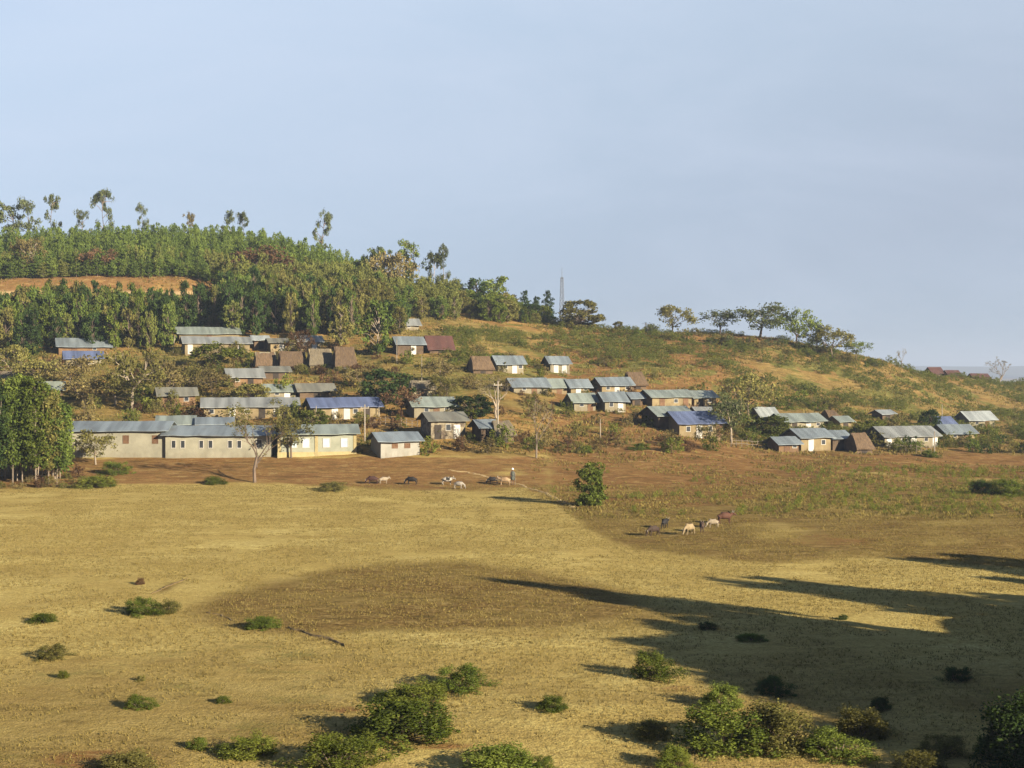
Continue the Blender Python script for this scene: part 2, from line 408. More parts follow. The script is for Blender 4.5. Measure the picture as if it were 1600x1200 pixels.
def axis(core0, core1, step, lo, hi, grow=1.12):
    a = list(np.arange(core0, core1, step)); s = step; x = a[-1]
    while x < hi: s *= grow; x += s; a.append(min(x, hi + s))
    s = step; x = core0; b = []
    while x > lo: s *= grow; x -= s; b.append(x)
    return np.array(b[::-1] + a)
gx = axis(-165, 185, 0.75, -9000, 9000)
gy = np.concatenate([axis(40, 60, 0.5, -400, 60)[:-1], np.arange(60, 215, 0.55), axis(215, 440, 0.8, 215, 12000)])
gy = np.unique(gy.round(3))
GX, GY = np.meshgrid(gx, gy)
GZ = terr(GX, GY)
nx, ny = len(gx), len(gy)
idx = np.arange(nx*ny).reshape(ny, nx)
Q = np.stack([idx[:-1, :-1], idx[:-1, 1:], idx[1:, 1:], idx[1:, :-1]], -1).reshape(-1, 4)

def cover_masks(X, Y, Z):
    Yc = np.maximum(Y, 20.0)
    px, row = px_of(X, Yc, Z)
    n1 = fbm(X/9, Y/9, 21, 4) - .5; n2 = fbm(X/30, Y/30, 31, 3) - .5; n3 = fbm(X/3, Y/5, 41, 3) - .5
    edge = np.interp(px, [-300, 0, 200, 440, 600, 740, 820, 870, 930, 1000, 1200, 1350, 1600, 1900], [768, 768, 757, 757, 766, 768, 765, 790, 835, 862, 880, 872, 888, 895])
    above = sstep(6, -8, row - edge + n1*14)           # past the straw meadow
    vil = sstep(8, -8, row - 712 + n1*16)
    hill = vil.copy()
    red = above * (1 - vil) * (0.86 + 1.0*n1) * sstep(900, 820, px + 60*n1)
    # right field: red ploughed strip, weedy stubble below it
    rf = above * sstep(820, 900, px)
    strip = np.exp(-((row - np.interp(px, [820, 1000, 1200, 1600], [722, 728, 722, 728]))/12)**2)
    strip2 = 0.7*np.exp(-((row - 700)/9)**2) * sstep(800, 850, px) * sstep(1230, 1150, px)
    red = np.maximum(red, rf * np.clip(strip*1.25 + 0.9*n1 + 0.75*sstep(810, 765, row)*sstep(1250, 1000, px) + 0.35*sstep(800, 765, row), 0, 1))
    red = np.maximum(red, strip2 + strip2*n1)
    red = np.maximum(red, 0.75*np.exp(-((px-970)/110)**2 - ((row-665)/22)**2) + n1*.3*(np.abs(row-665) < 40))
    brown = rf * (0.8 + 1.2*n1 + 1.2*n3)
    red = np.maximum(red, rf*(0.5+n1)*np.exp(-((px-1290)/170)**2 - ((row-838)/20)**2))
    brown = np.maximum(brown, rf*0.8*np.exp(-((px-1330)/120)**2 - ((row-835)/22)**2))
    e = ((px-650)/330)**2 + ((row-945 - 14*np.sin(px/150))/54)**2
    brown = np.maximum(brown, 1.1*sstep(1.4, 0.6, e + 0.5*n1) * (1 + .4*n2))
    brown = np.maximum(brown, 0.6*np.exp(-((px-950)/130)**2 - ((row-965)/26)**2))
    brown = np.maximum(brown, 0.55*sstep(0.02, .2, n2+n1*.5)*sstep(880, 1150, row))
    for (xa, ya, rx, ry, a) in ((150, 1186, 120, 16, .75), (700, 1166, 80, 9, .6), (1230, 1192, 190, 12, .6), (560, 1110, 60, 8, .4), (1060, 1075, 70, 10, .5), (950, 1150, 90, 12, .4)):
        red = np.maximum(red, (a + n1*1.2 + n3)*np.exp(-((px-xa)/rx)**2 - ((row-ya)/ry)**2))
    # old furrows in the meadow
    for (xa, ya, xb, yb, w) in ((430, 975, 545, 1012, 3.5), (240, 928, 292, 905, 2.5), (330, 965, 430, 978, 2.0), (560, 985, 960, 1060, 2.2), (90, 1132, 130, 1128, 2), (700, 985, 1100, 1010, 2)):
        t = np.clip(((px-xa)*(xb-xa) + (row-ya)*(yb-ya)) / ((xb-xa)**2 + (yb-ya)**2), 0, 1)
        d = np.hypot(px - xa - t*(xb-xa), row - ya - t*(yb-ya))
        brown = np.maximum(brown, np.exp(-(d/w)**2) * (0.85 if w > 2.3 else 0.45))
    green = vil * np.clip(sstep(-0.06, 0.2, n1 + n3*.9 + n2*.4) * (0.55 + 0.2*sstep(700, 1000, px)) - 0.5*sstep(640, 700, row), 0, 0.7)
    green = np.maximum(green, rf * np.clip(0.5*np.exp(-((row-785)/32)**2) * (0.5 + 2.2*n1 + 1.6*n3) * sstep(1000, 1300, px), 0, .7))
    green = np.maximum(green, 0.32*sstep(.08, .25, n1+n2)*sstep(800, 1000, row))
    # embankment of the terrace and pale path at its foot
    bank = sstep(426, 434, row) * sstep(459, 452, row) * sstep(345, 320, px) * (Y > 300) * (Y < 345)
    red = np.where(bank > .3, 0.9 + n1*1.3 + n3*.8, red); green = green * (1 - bank)
    path = 0.9*np.exp(-((row-458)/3.0)**2) * (Y > 300) * (Y < 335) * sstep(335, 300, px)
    wood = sstep(318, 330, Y) * sstep(640, 540, px) * (1-bank)
    green = np.maximum(green, wood*0.6); hill = np.maximum(hill, wood)
    far = sstep(470, 650, Y)
    green = green*(1-far) + 0.35*far; red = red*(1-far); hill = np.maximum(hill, far); brown = brown*(1-far)
    near = sstep(46, 38, Y); hill = np.maximum(hill, near*0.7)
    return dict(hill=hill, brown=brown, red=red, green=green, path=path)

me = np_mesh('ground', np.stack([GX.ravel(), GY.ravel(), GZ.ravel()], -1), Q, mat=ground_mat(), smooth=True)
for k, a in cover_masks(GX.ravel(), GY.ravel(), GZ.ravel()).items():
    at_ = me.attributes.new(k, 'FLOAT', 'POINT'); at_.data.foreach_set('value', np.clip(a, 0, 1).astype(np.float32))
tag(link('ground', me), kind='structure')

# far hills
hm = solid('far_hill_cover', (0.045, 0.045, 0.025), (0.08, 0.07, 0.035), 0.004, coord='Object')
hx = np.linspace(-8000, 8000, 260); V = []
for k, (yy, sc) in enumerate(((5600, 0), (6000, .55), (6400, 1.0), (6900, .6), (7600, 0))):
    z = -27 + sc * (38 + 14*(fbm(hx/900, hx*0+k, 77, 4)*2 - 1)) * (0.75 + .5*fbm(hx/2500, hx*0, 5, 2))
    V.append(np.stack([hx, np.full_like(hx, yy), z], -1))
V = np.concatenate(V); n = len(hx); ii = np.arange(5*n).reshape(5, n)
tag(link('hills', np_mesh('hills', V, np.stack([ii[:-1, :-1], ii[:-1, 1:], ii[1:, 1:], ii[1:, :-1]], -1).reshape(-1, 4), mat=hm, smooth=True)), kind='structure')

# ------------------------------------------------------------------ plants
def clump_quads(centres, radii, counts, size, seed, up=0.0):
    """leaf sized faces spread through ellipsoid clumps"""
    r = np.random.default_rng(seed)
    C = np.repeat(np.asarray(centres, float), counts, axis=0); R = np.repeat(np.asarray(radii, float), counts, axis=0)
    n = len(C)
    d = r.normal(size=(n, 3)); d /= np.linalg.norm(d, axis=1)[:, None]
    rad = r.random(n)**0.45
    P = C + d * R * rad[:, None]
    nrm = d*0.75 + r.normal(size=(n, 3))*0.6 + np.array([0, 0, up]); nrm /= np.linalg.norm(nrm, axis=1)[:, None]
    t = np.cross(nrm, r.normal(size=(n, 3))); t /= np.linalg.norm(t, axis=1)[:, None]
    b = np.cross(nrm, t)
    s = size * (0.6 + 0.8*r.random(n))[:, None]
    asp = (0.45 + 0.3*r.random(n))[:, None]
    V = np.stack([P - t*s, P - b*s*asp, P + t*s, P + b*s*asp], 1).reshape(-1, 3)
    return V, np.arange(4*n).reshape(-1, 4)

def branch(mb, p, d, L, r, depth, rnd, tips, spread=0.6, grav=0.05, kids=(2, 3), sides=4, shrink=0.72):
    p = Vector(p); d = Vector(d).normalized()
    pts = [p.copy()]; rs = [r]
    for k in range(3):
        d = (d + Vector((rnd.uniform(-.22, .22), rnd.uniform(-.22, .22), rnd.uniform(-.12, .12) + grav))).normalized()
        p = p + d*L/3; pts.append(p.copy()); rs.append(r*(1 - 0.17*(k+1)))
    mb.tube(pts, rs, sides)
    if depth <= 0: tips.append(p.copy()); return
    for k in range(rnd.randint(*kids)):
        a = rnd.uniform(0, 2*math.pi); u = d.cross(Vector((0, 0, 1)))
        if u.length < .01: u = Vector((1, 0, 0))
        u.normalize(); w = d.cross(u)
        nd = (d + (u*math.cos(a) + w*math.sin(a))*rnd.uniform(spread*.6, spread*1.3)).normalized()
        branch(mb, p, nd, L*shrink*rnd.uniform(.8, 1.15), r*.55, depth-1, rnd, tips, spread, grav, kids, max(3, sides-1), shrink)
    if depth >= 2: tips.append(pts[2])

_lib = {}
def plant(kind, var, leaf, bark):
    """(trunk mesh, crown mesh) of one plant, one unit high and one unit wide"""
    key = (kind, var, leaf, bark)
    if key in _lib: return _lib[key]
    if key[:2] in _lib:
        out = []
        for me_, mt in zip(_lib[key[:2]], (bark, leaf)):
            if me_ is None: out.append(None); continue
            c = me_.copy(); c.materials.clear(); c.materials.append(M[mt]); out.append(c)
        _lib[key] = tuple(out); return _lib[key]
    rnd = random.Random(f'{kind}{var}'); mb = MB(); cen = []; rad = []; cnt = []; size = 0.03
    seed = sum(map(ord, kind))*31 + var
    if kind in ('acacia', 'thorn'):              # spreading domed crown on thin forking limbs
        tips = []; p0 = Vector((0, 0, -.05)); p1 = Vector((rnd.uniform(-.05, .05), rnd.uniform(-.05, .05), .26))
        mb.tube([p0, p0.lerp(p1, .5), p1], [.024, .019, .017], 6)
        for k in range(7):
            a = k*.9 + rnd.uniform(-.4, .4)
            branch(mb, p1 + Vector((0, 0, rnd.uniform(-.07, .02))), (math.cos(a), math.sin(a), rnd.uniform(.5, 1.6)), .25, .010, 2, rnd, tips, .75, .05, (2, 3), 4, .68)
        flat = rnd.uniform(.15, .4)
        for t in tips:
            q = math.hypot(t.x, t.y)
            t.z = min(t.z, .95 - flat*q*q*2.2) + rnd.uniform(-.02, .02)
            for j in range(2):
                c = t + Vector((rnd.uniform(-.06, .06), rnd.uniform(-.06, .06), rnd.uniform(-.10, .02))*1)
                rr = rnd.uniform(.05, .11)
                cen.append(c); rad.append((rr*1.2, rr*1.2, rr*.8)); cnt.append(rnd.randint(18, 40))
        for k in range(16):
            a = rnd.uniform(0, 6.28); q = rnd.uniform(.15, .42); rr = rnd.uniform(.06, .1)
            cen.append((math.cos(a)*q, math.sin(a)*q, rnd.uniform(.34, .6))); rad.append((rr, rr, rr*.8)); cnt.append(rnd.randint(14, 34))
        size = .024
        if kind == 'thorn': cnt = [max(4, int(c*.6)) for c in cnt]; size = .021
    elif kind == 'euc':               # tall, open, clumps with sky between them
        tips = []; pts = [Vector((0, 0, 0))]
        for k in range(6): pts.append(pts[-1] + Vector((rnd.uniform(-.05, .05), rnd.uniform(-.05, .05), .155)))
        mb.tube(pts, [.020, .018, .015, .012, .009, .007, .004], 6)
        for k in range(17):
            h = rnd.uniform(.32, .97); q = pts[min(int(h/.155), 5)].lerp(pts[min(int(h/.155)+1, 6)], (h/.155) % 1)
            a = rnd.uniform(0, 2*math.pi); L = rnd.uniform(.12, .34)*(1.15 - .5*h)
            e = q + Vector((math.cos(a)*L*1.25, math.sin(a)*L*1.25, rnd.uniform(.03, .16)))
            mb.tube([q, q.lerp(e, .5) + Vector((0, 0, .015)), e], [.008, .006, .003], 3)
            for j in range(rnd.randint(1, 3)):
                c = e + Vector((rnd.uniform(-.08, .08), rnd.uniform(-.08, .08), rnd.uniform(-.04, .05))); r_ = rnd.uniform(.04, .085)
                cen.append(c); rad.append((r_*1.6, r_*1.6, r_)); cnt.append(rnd.randint(40, 80))
        cen.append(pts[-1]); rad.append((.1, .1, .07)); cnt.append(50); size = .02
    elif kind == 'spire':             # young narrow plantation tree
        mb.tube([(0, 0, 0), (rnd.uniform(-.02, .02), 0, .5), (0, rnd.uniform(-.02, .02), .97)], [.02, .013, .003], 4)
        for k in range(34):
            h = .12 + .86*k/33; w = .46*(1 - h)**.45 * (1.0 if h > .3 else .5 + h*1.67) + .03
            a = k*2.4 + rnd.uniform(-.5, .5); q = w*rnd.uniform(.25, .95)
            cen.append((math.cos(a)*q, math.sin(a)*q, h + rnd.uniform(-.02, .03))); r_ = rnd.uniform(.35, .6)*w + .03
            rad.append((r_, r_, .05)); cnt.append(int(20 + 30*w/.4)); 
        size = .034
    elif kind == 'wood':              # full leafy tree of the wood
        tips = []; pts = [(0, 0, 0), (rnd.uniform(-.03, .03), 0, .3), (rnd.uniform(-.04, .04), rnd.uniform(-.04, .04), .62), (0, 0, .9)]
        mb.tube(pts, [.02, .016, .01, .004], 5)
        for k in range(44):
            h = rnd.uniform(.1, .97); w = .5*math.sin(math.pi*min(1, (h-.1)/.95))**.55*(1.15-.55*h)
            a = rnd.uniform(0, 6.28); q = w*rnd.uniform(.35, 1)
            c = Vector((math.cos(a)*q, math.sin(a)*q, h))
            mb.tube([(0, 0, max(.15, h-.18)), c*.6 + Vector((0, 0, h*.37)), c], [.008, .005, .002], 3)
            cen.append(c); r_ = rnd.uniform(.08, .15); rad.append((r_, r_, r_*.75)); cnt.append(rnd.randint(30, 60))
        size = .03
    elif kind == 'round':             # dense round broadleaf
        mb.tube([(0, 0, 0), (.01, 0, .2), (0, .01, .5)], [.026, .02, .012], 6)
        for k in range(80):
            a = rnd.uniform(0, 6.28); h = rnd.uniform(.08, .93); w = .48*math.sqrt(max(0.02, 1 - ((h-.5)/.47)**2))*rnd.uniform(.45, 1)
            c = Vector((math.cos(a)*w, math.sin(a)*w, h))
            mb.tube([(0, 0, .25), c*.5 + Vector((0, 0, .12)), c], [.006, .004, .002], 3)
            cen.append(c); r_ = rnd.uniform(.08, .14); rad.append((r_, r_, r_*.8)); cnt.append(rnd.randint(36, 66))
        size = .03
    elif kind == 'poplar':            # lone narrow tree leafy to the ground
        mb.tube([(0, 0, 0), (.01, 0, .4), (-.01, 0, .9)], [.03, .02, .006], 5)
        for k in range(60):
            h = rnd.uniform(.03, .98); w = .5*math.sin(math.pi*(.12 + .86*h))**.5*rnd.uniform(.3, 1)*(.8 + .25*h)
            a = rnd.uniform(0, 6.28); c = (math.cos(a)*w, math.sin(a)*w, h)
            cen.append(c); r_ = rnd.uniform(.09, .17); rad.append((r_, r_, .085)); cnt.append(rnd.randint(80, 120))
        size = .026
    elif kind == 'bare':              # leafless branches
        tips = []; p1 = Vector((rnd.uniform(-.06, .06), 0, .38))
        mb.tube([(0, 0, 0), (.02, .01, .2), p1], [.03, .025, .021], 6)
        for k in range(4):
            a = k*1.57 + rnd.uniform(-.5, .5)
            branch(mb, p1 + Vector((0, 0, -.05*k)), (math.cos(a)*.8, math.sin(a)*.8, rnd.uniform(.9, 1.6)), .27, .014, 4, rnd, tips, .62, .03, (2, 3), 4, .68)
        for t in rnd.sample(tips, min(len(tips), 90)):
            cen.append(t); rad.append((.05, .05, .035)); cnt.append(rnd.randint(6, 14))
        size = .012
    elif kind in ('bush', 'scrub'):
        nb = 80 if kind == 'bush' else 30
        lob = [(rnd.uniform(-.17, .17), rnd.uniform(-.17, .17), rnd.uniform(.72, 1.0)) for _ in range(4)]
        for k in range(nb):
            lx, ly, lz = lob[k % 4]
            a = rnd.uniform(0, 6.28); h = rnd.uniform(.0, .88)*lz
            w = .36*math.sqrt(max(.03, 1 - (h/lz)**2))*rnd.uniform(.3, 1)**.7
            c = Vector((lx + math.cos(a)*w, ly + math.sin(a)*w, h))
            if k % 3 == 0: mb.tube([(c.x*.15, c.y*.15, -.12), (c.x*.6, c.y*.6, h*.55), c], [.008, .006, .003], 3)
            r_ = rnd.uniform(.06, .125)
            cen.append(c); rad.append((r_, r_, r_*1.9)); cnt.append(rnd.randint(90, 170) if kind == 'bush' else rnd.randint(26, 48))
        size = .0165 if kind == 'bush' else .032
    cm = None; kx = kz = 1.0
    if cen:
        V, Qd = clump_quads([tuple(c) for c in cen], rad, cnt, size, seed)
        if kind != 'bare':
            kx = .5/np.percentile(np.hypot(V[:, 0], V[:, 1]), 96); kz = 1/np.percentile(V[:, 2], 99.5)
            V = V*np.array([kx, kx, kz])
    mb.v = [(x*kx, y*kx, z*kz) for x, y, z in mb.v]
    tm = mb.mesh(kind + '_stem', M[bark])
    if cen:
        if kind in ('bush', 'scrub', 'poplar'): V[:, 2] = np.maximum(V[:, 2], -.05)
        cm = np_mesh(kind + '_leaves', V, Qd, mat=M[leaf])
    _lib[key] = (tm, cm); _lib.setdefault(key[:2], (tm, cm))
    return _lib[key]

BUSHY = ('bush', 'scrub')
def grow(name, kind, var, leaf, pos, w, h, label, cat, group=None, bark='bark', rz=None, parts=True):
    tm, cm = plant(kind, var, leaf, bark)
    pos = Vector(pos) - Vector((0, 0, .06*min(h, 2)))
    rz = random.uniform(0, 6.28) if rz is None else rz
    r = empty(name, pos, rz, (w, w, h))
    tag(r, label, cat, group)
    bush = kind in BUSHY
    link('stem' if bush else 'trunk', tm, r)
    if cm is not None: link('foliage' if bush else 'crown', cm, r)
    return r

def tree_px(name, kind, var, leaf, px, top, base, wpx, label, cat='tree', group=None, bark='bark', Y=None, rz=None):
    p = at(px, base) if Y is None else on(px, Y)
    h = zrow(top, p.y) - p.z
    return grow(name, kind, var, leaf, p, wpx/F*p.y*1.04, max(h, .3)*1.03, label, cat, group, bark, rz)

rr_ = random.Random(31)
for k in range(70):
    px = rr_.uniform(990, 1370) if k > 12 else rr_.uniform(860, 1000); Y = np.interp(px, [860, 1000, 1200, 1300, 1370], [334, 329, 322, 324, 326]) - rr_.uniform(0, 9)
    w = rr_.uniform(1.6, 4.2)
    grow('ridge_shrub', 'scrub', k % 5, rr_.choice(['leaf_shrub', 'leaf_olive', 'leaf_green', 'leaf_tan', 'leaf_euc']), on(px, Y), w, w*rr_.uniform(.4, .65), 'low dark shrub in the ragged scrub line under the ridge trees', 'shrub', 'scrub line under the ridge trees')

# --- left grove beside the long building
for k, (px, top, base) in enumerate((x - 10 if x > 30 else x, t, b) for x, t, b in [(-70,610,752),(-48,596,760),(-25,600,748),(-8,592,762),(8,604,750),(20,590,760),(33,596,748),(45,588,758),(56,600,752),(66,594,760),(76,606,750),(86,612,757),(96,626,753),(104,640,748),(-35,605,740),(2,596,744),(27,594,752),(40,600,744),(61,598,748),(71,602,742),(81,610,748),(91,620,745),(99,632,755),(-16,602,746),(36,606,738),(14,600,738),(50,602,738),(80,615,740)]):
    p = at(px, base); h = zrow(top, p.y) - p.z
    rnd = random.Random(k)
    mb = MB(); lean = rnd.uniform(-.4, .4)
    mb.tube([(0, 0, -.3), (lean*.3, 0, h*.4), (lean, rnd.uniform(-.3, .3), h*.96)], [.09, .07, .02], 6)
    if k % 3 == 0: mb.tube([(.1, 0, -.3), (.5+lean, .2, h*.35), (.9+lean, .3, h*.8)], [.07, .05, .02], 5)
    cen, rad, cnt = [], [], []
    for j in range(150):
        f = rnd.uniform(.2, .985); w = 1.65*math.sin(math.pi*min(1, .2 + .82*(f-.2)))**.6*rnd.uniform(.2, 1)
        a = rnd.uniform(0, 6.28); c = Vector((lean*f + math.cos(a)*w, math.sin(a)*w, f*h)); cen.append(c)
        mb.tube([(lean*f*.8, 0, f*h-.8), c], [.014, .006], 3)
        r_ = rnd.uniform(.35, .7); rad.append((r_, r_, r_*1.25)); cnt.append(rnd.randint(30, 56))
    V, Qd = clump_quads([tuple(c) for c in cen], rad, cnt, .15, 900+k)
    r = tag(empty('grove_tree', p), 'tall slender green tree in the thin-stemmed grove beside the long pale building', 'tree', 'grove trees beside the long pale building')
    link('trunk', mb.mesh('grove_trunk', M['bark_pale' if k % 3 == 0 else 'twig']), r); link('crown', np_mesh('grove_crown', V, Qd, mat=M[['leaf_green', 'leaf_wood', 'leaf_green', 'leaf_dark', 'leaf_olive', 'leaf_wood', 'leaf_green'][k % 7]]), r)

# --- woods of the left hill
def scatter(n, ylo, yhi, pxlo, pxhi, mind, seed, keep=None, tries=40):
    r = np.random.default_rng(seed); out = []; cell = {}
    for _ in range(n*tries):
        if len(out) >= n: break
        Y = r.uniform(ylo, yhi); X = (r.uniform(pxlo, pxhi)-800)/F*Y
        z = float(terr(X, Y)); px, row = px_of(X, Y, z)
        if keep is not None and not keep(px, row, X, Y): continue
        c = (int(X//mind), int(Y//mind)); ok = True
        for a in (-1, 0, 1):
            for b in (-1, 0, 1):
                for q in cell.get((c[0]+a, c[1]+b), ()):
                    if (q[0]-X)**2 + (q[1]-Y)**2 < mind*mind: ok = False
        if ok:
            cell.setdefault(c, []).append((X, Y)); out.append((X, Y, z, px, row))
    return out

def join_stuff(name, items, kind, leaf, bark, label, cat, nvar=4):
    """everything of a far wood that reads as one mass, in one mesh"""
    Vs, Qs, b = [], [], 0
    for k, (X, Y, z, w, h) in enumerate(items):
        tm, cm = plant(kind, k % nvar, leaf, bark)
        v = np.zeros(len(cm.vertices)*3, dtype=np.float32); cm.vertices.foreach_get('co', v); v = v.reshape(-1, 3)
        nq = len(v)//4; sel = np.random.default_rng(k).random(nq) < .6
        v = v.reshape(-1, 4, 3)[sel].reshape(-1, 3) * np.array([w, w, h])
        a = k*1.7; c, s = math.cos(a), math.sin(a)
        v = np.stack([v[:, 0]*c - v[:, 1]*s + X, v[:, 0]*s + v[:, 1]*c + Y, v[:, 2] + z], -1)
        Vs.append(v); Qs.append(np.arange(len(v)).reshape(-1, 4) + b); b += len(v)
    o = link(name, np_mesh(name, np.concatenate(Vs), np.concatenate(Qs), mat=M[leaf]))
    return tag(o, label, cat, kind='stuff')

def keepA(px, row, X, Y):
    return -120 < px < 585 and not (px < 345 and Y < 327.5)
upper = scatter(900, 325, 392, -140, 585, 1.75, 11, keepA)
upper.sort(key=lambda t: t[1])
rA = random.Random(5); rest = []
for k, (X, Y, z, px, row) in enumerate(upper):
    h = rA.uniform(4.6, 7.4)*(1 if Y < 372 else .85)*(.75 if Y < 333 else 1); w = rA.uniform(2.2, 3.2)
    if k < 290 and -15 < px < 600:
        grow('plantation_tree', 'spire', k % 6, 'leaf_wood', (X, Y, z), w, h, 'young narrow green tree crowded among its like in the hilltop plantation', 'tree', 'young trees of the hilltop plantation')
    else: rest.append((X, Y, z, w, h))
join_stuff('upper_wood', rest, 'spire', 'leaf_wood', 'bark', 'dense mass of young green trees over the rounded hilltop', 'wood', 6)

def keepB(px, row, X, Y):
    if px < 345: return row > 505 and row < 548 and not (268 < px and row > 518)
    if px < 560: return row > 462 and row < 528
    return row < 522 + (0) and not (px > 640 and row > 500) and px < 715
lower = scatter(420, 266, 352, -120, 715, 2.2, 12, keepB)
lower.sort(key=lambda t: t[1])
rB = random.Random(6); rest = []
for k, (X, Y, z, px, row) in enumerate(lower):
    h = rB.uniform(6.5, 10.0); w = rB.uniform(2.8, 4.4)
    if px < 345: h = min(h, max(3.0, zrow(rB.uniform(430, 446) if 70 < px < 235 else rB.uniform(438, 455), Y) - z)); w = min(w, h*.75)
    if px > 600: h *= .72
    leaf = rB.choice(['leaf_wood', 'leaf_wood', 'leaf_dark', 'leaf_green', 'leaf_olive'])
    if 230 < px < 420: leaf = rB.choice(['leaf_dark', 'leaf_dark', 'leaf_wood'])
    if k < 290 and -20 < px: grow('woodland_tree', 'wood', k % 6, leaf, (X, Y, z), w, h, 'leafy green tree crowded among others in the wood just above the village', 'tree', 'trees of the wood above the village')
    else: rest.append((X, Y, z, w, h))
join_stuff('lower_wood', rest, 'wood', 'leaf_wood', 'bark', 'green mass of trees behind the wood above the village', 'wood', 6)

for k, (X, Y, z, px, row) in enumerate(scatter(64, 296, 343, 690, 862, 2.4, 33, lambda px, row, X, Y: row < 505 and not (px < 760 and row > 490))):
    h = rB.uniform(2.6, 5.2)*(1.15 if px < 800 else .8); w = h*rB.uniform(.75, 1.15)
    grow('slope_tree', rB.choice(['wood', 'round']), k % 4, rB.choice(['leaf_wood', 'leaf_olive', 'leaf_green', 'leaf_dark', 'leaf_lime']), (X, Y, z), w, h, 'small bushy tree in the thicket between the wood and the lattice mast', 'tree', 'trees of the thicket below the ridge')

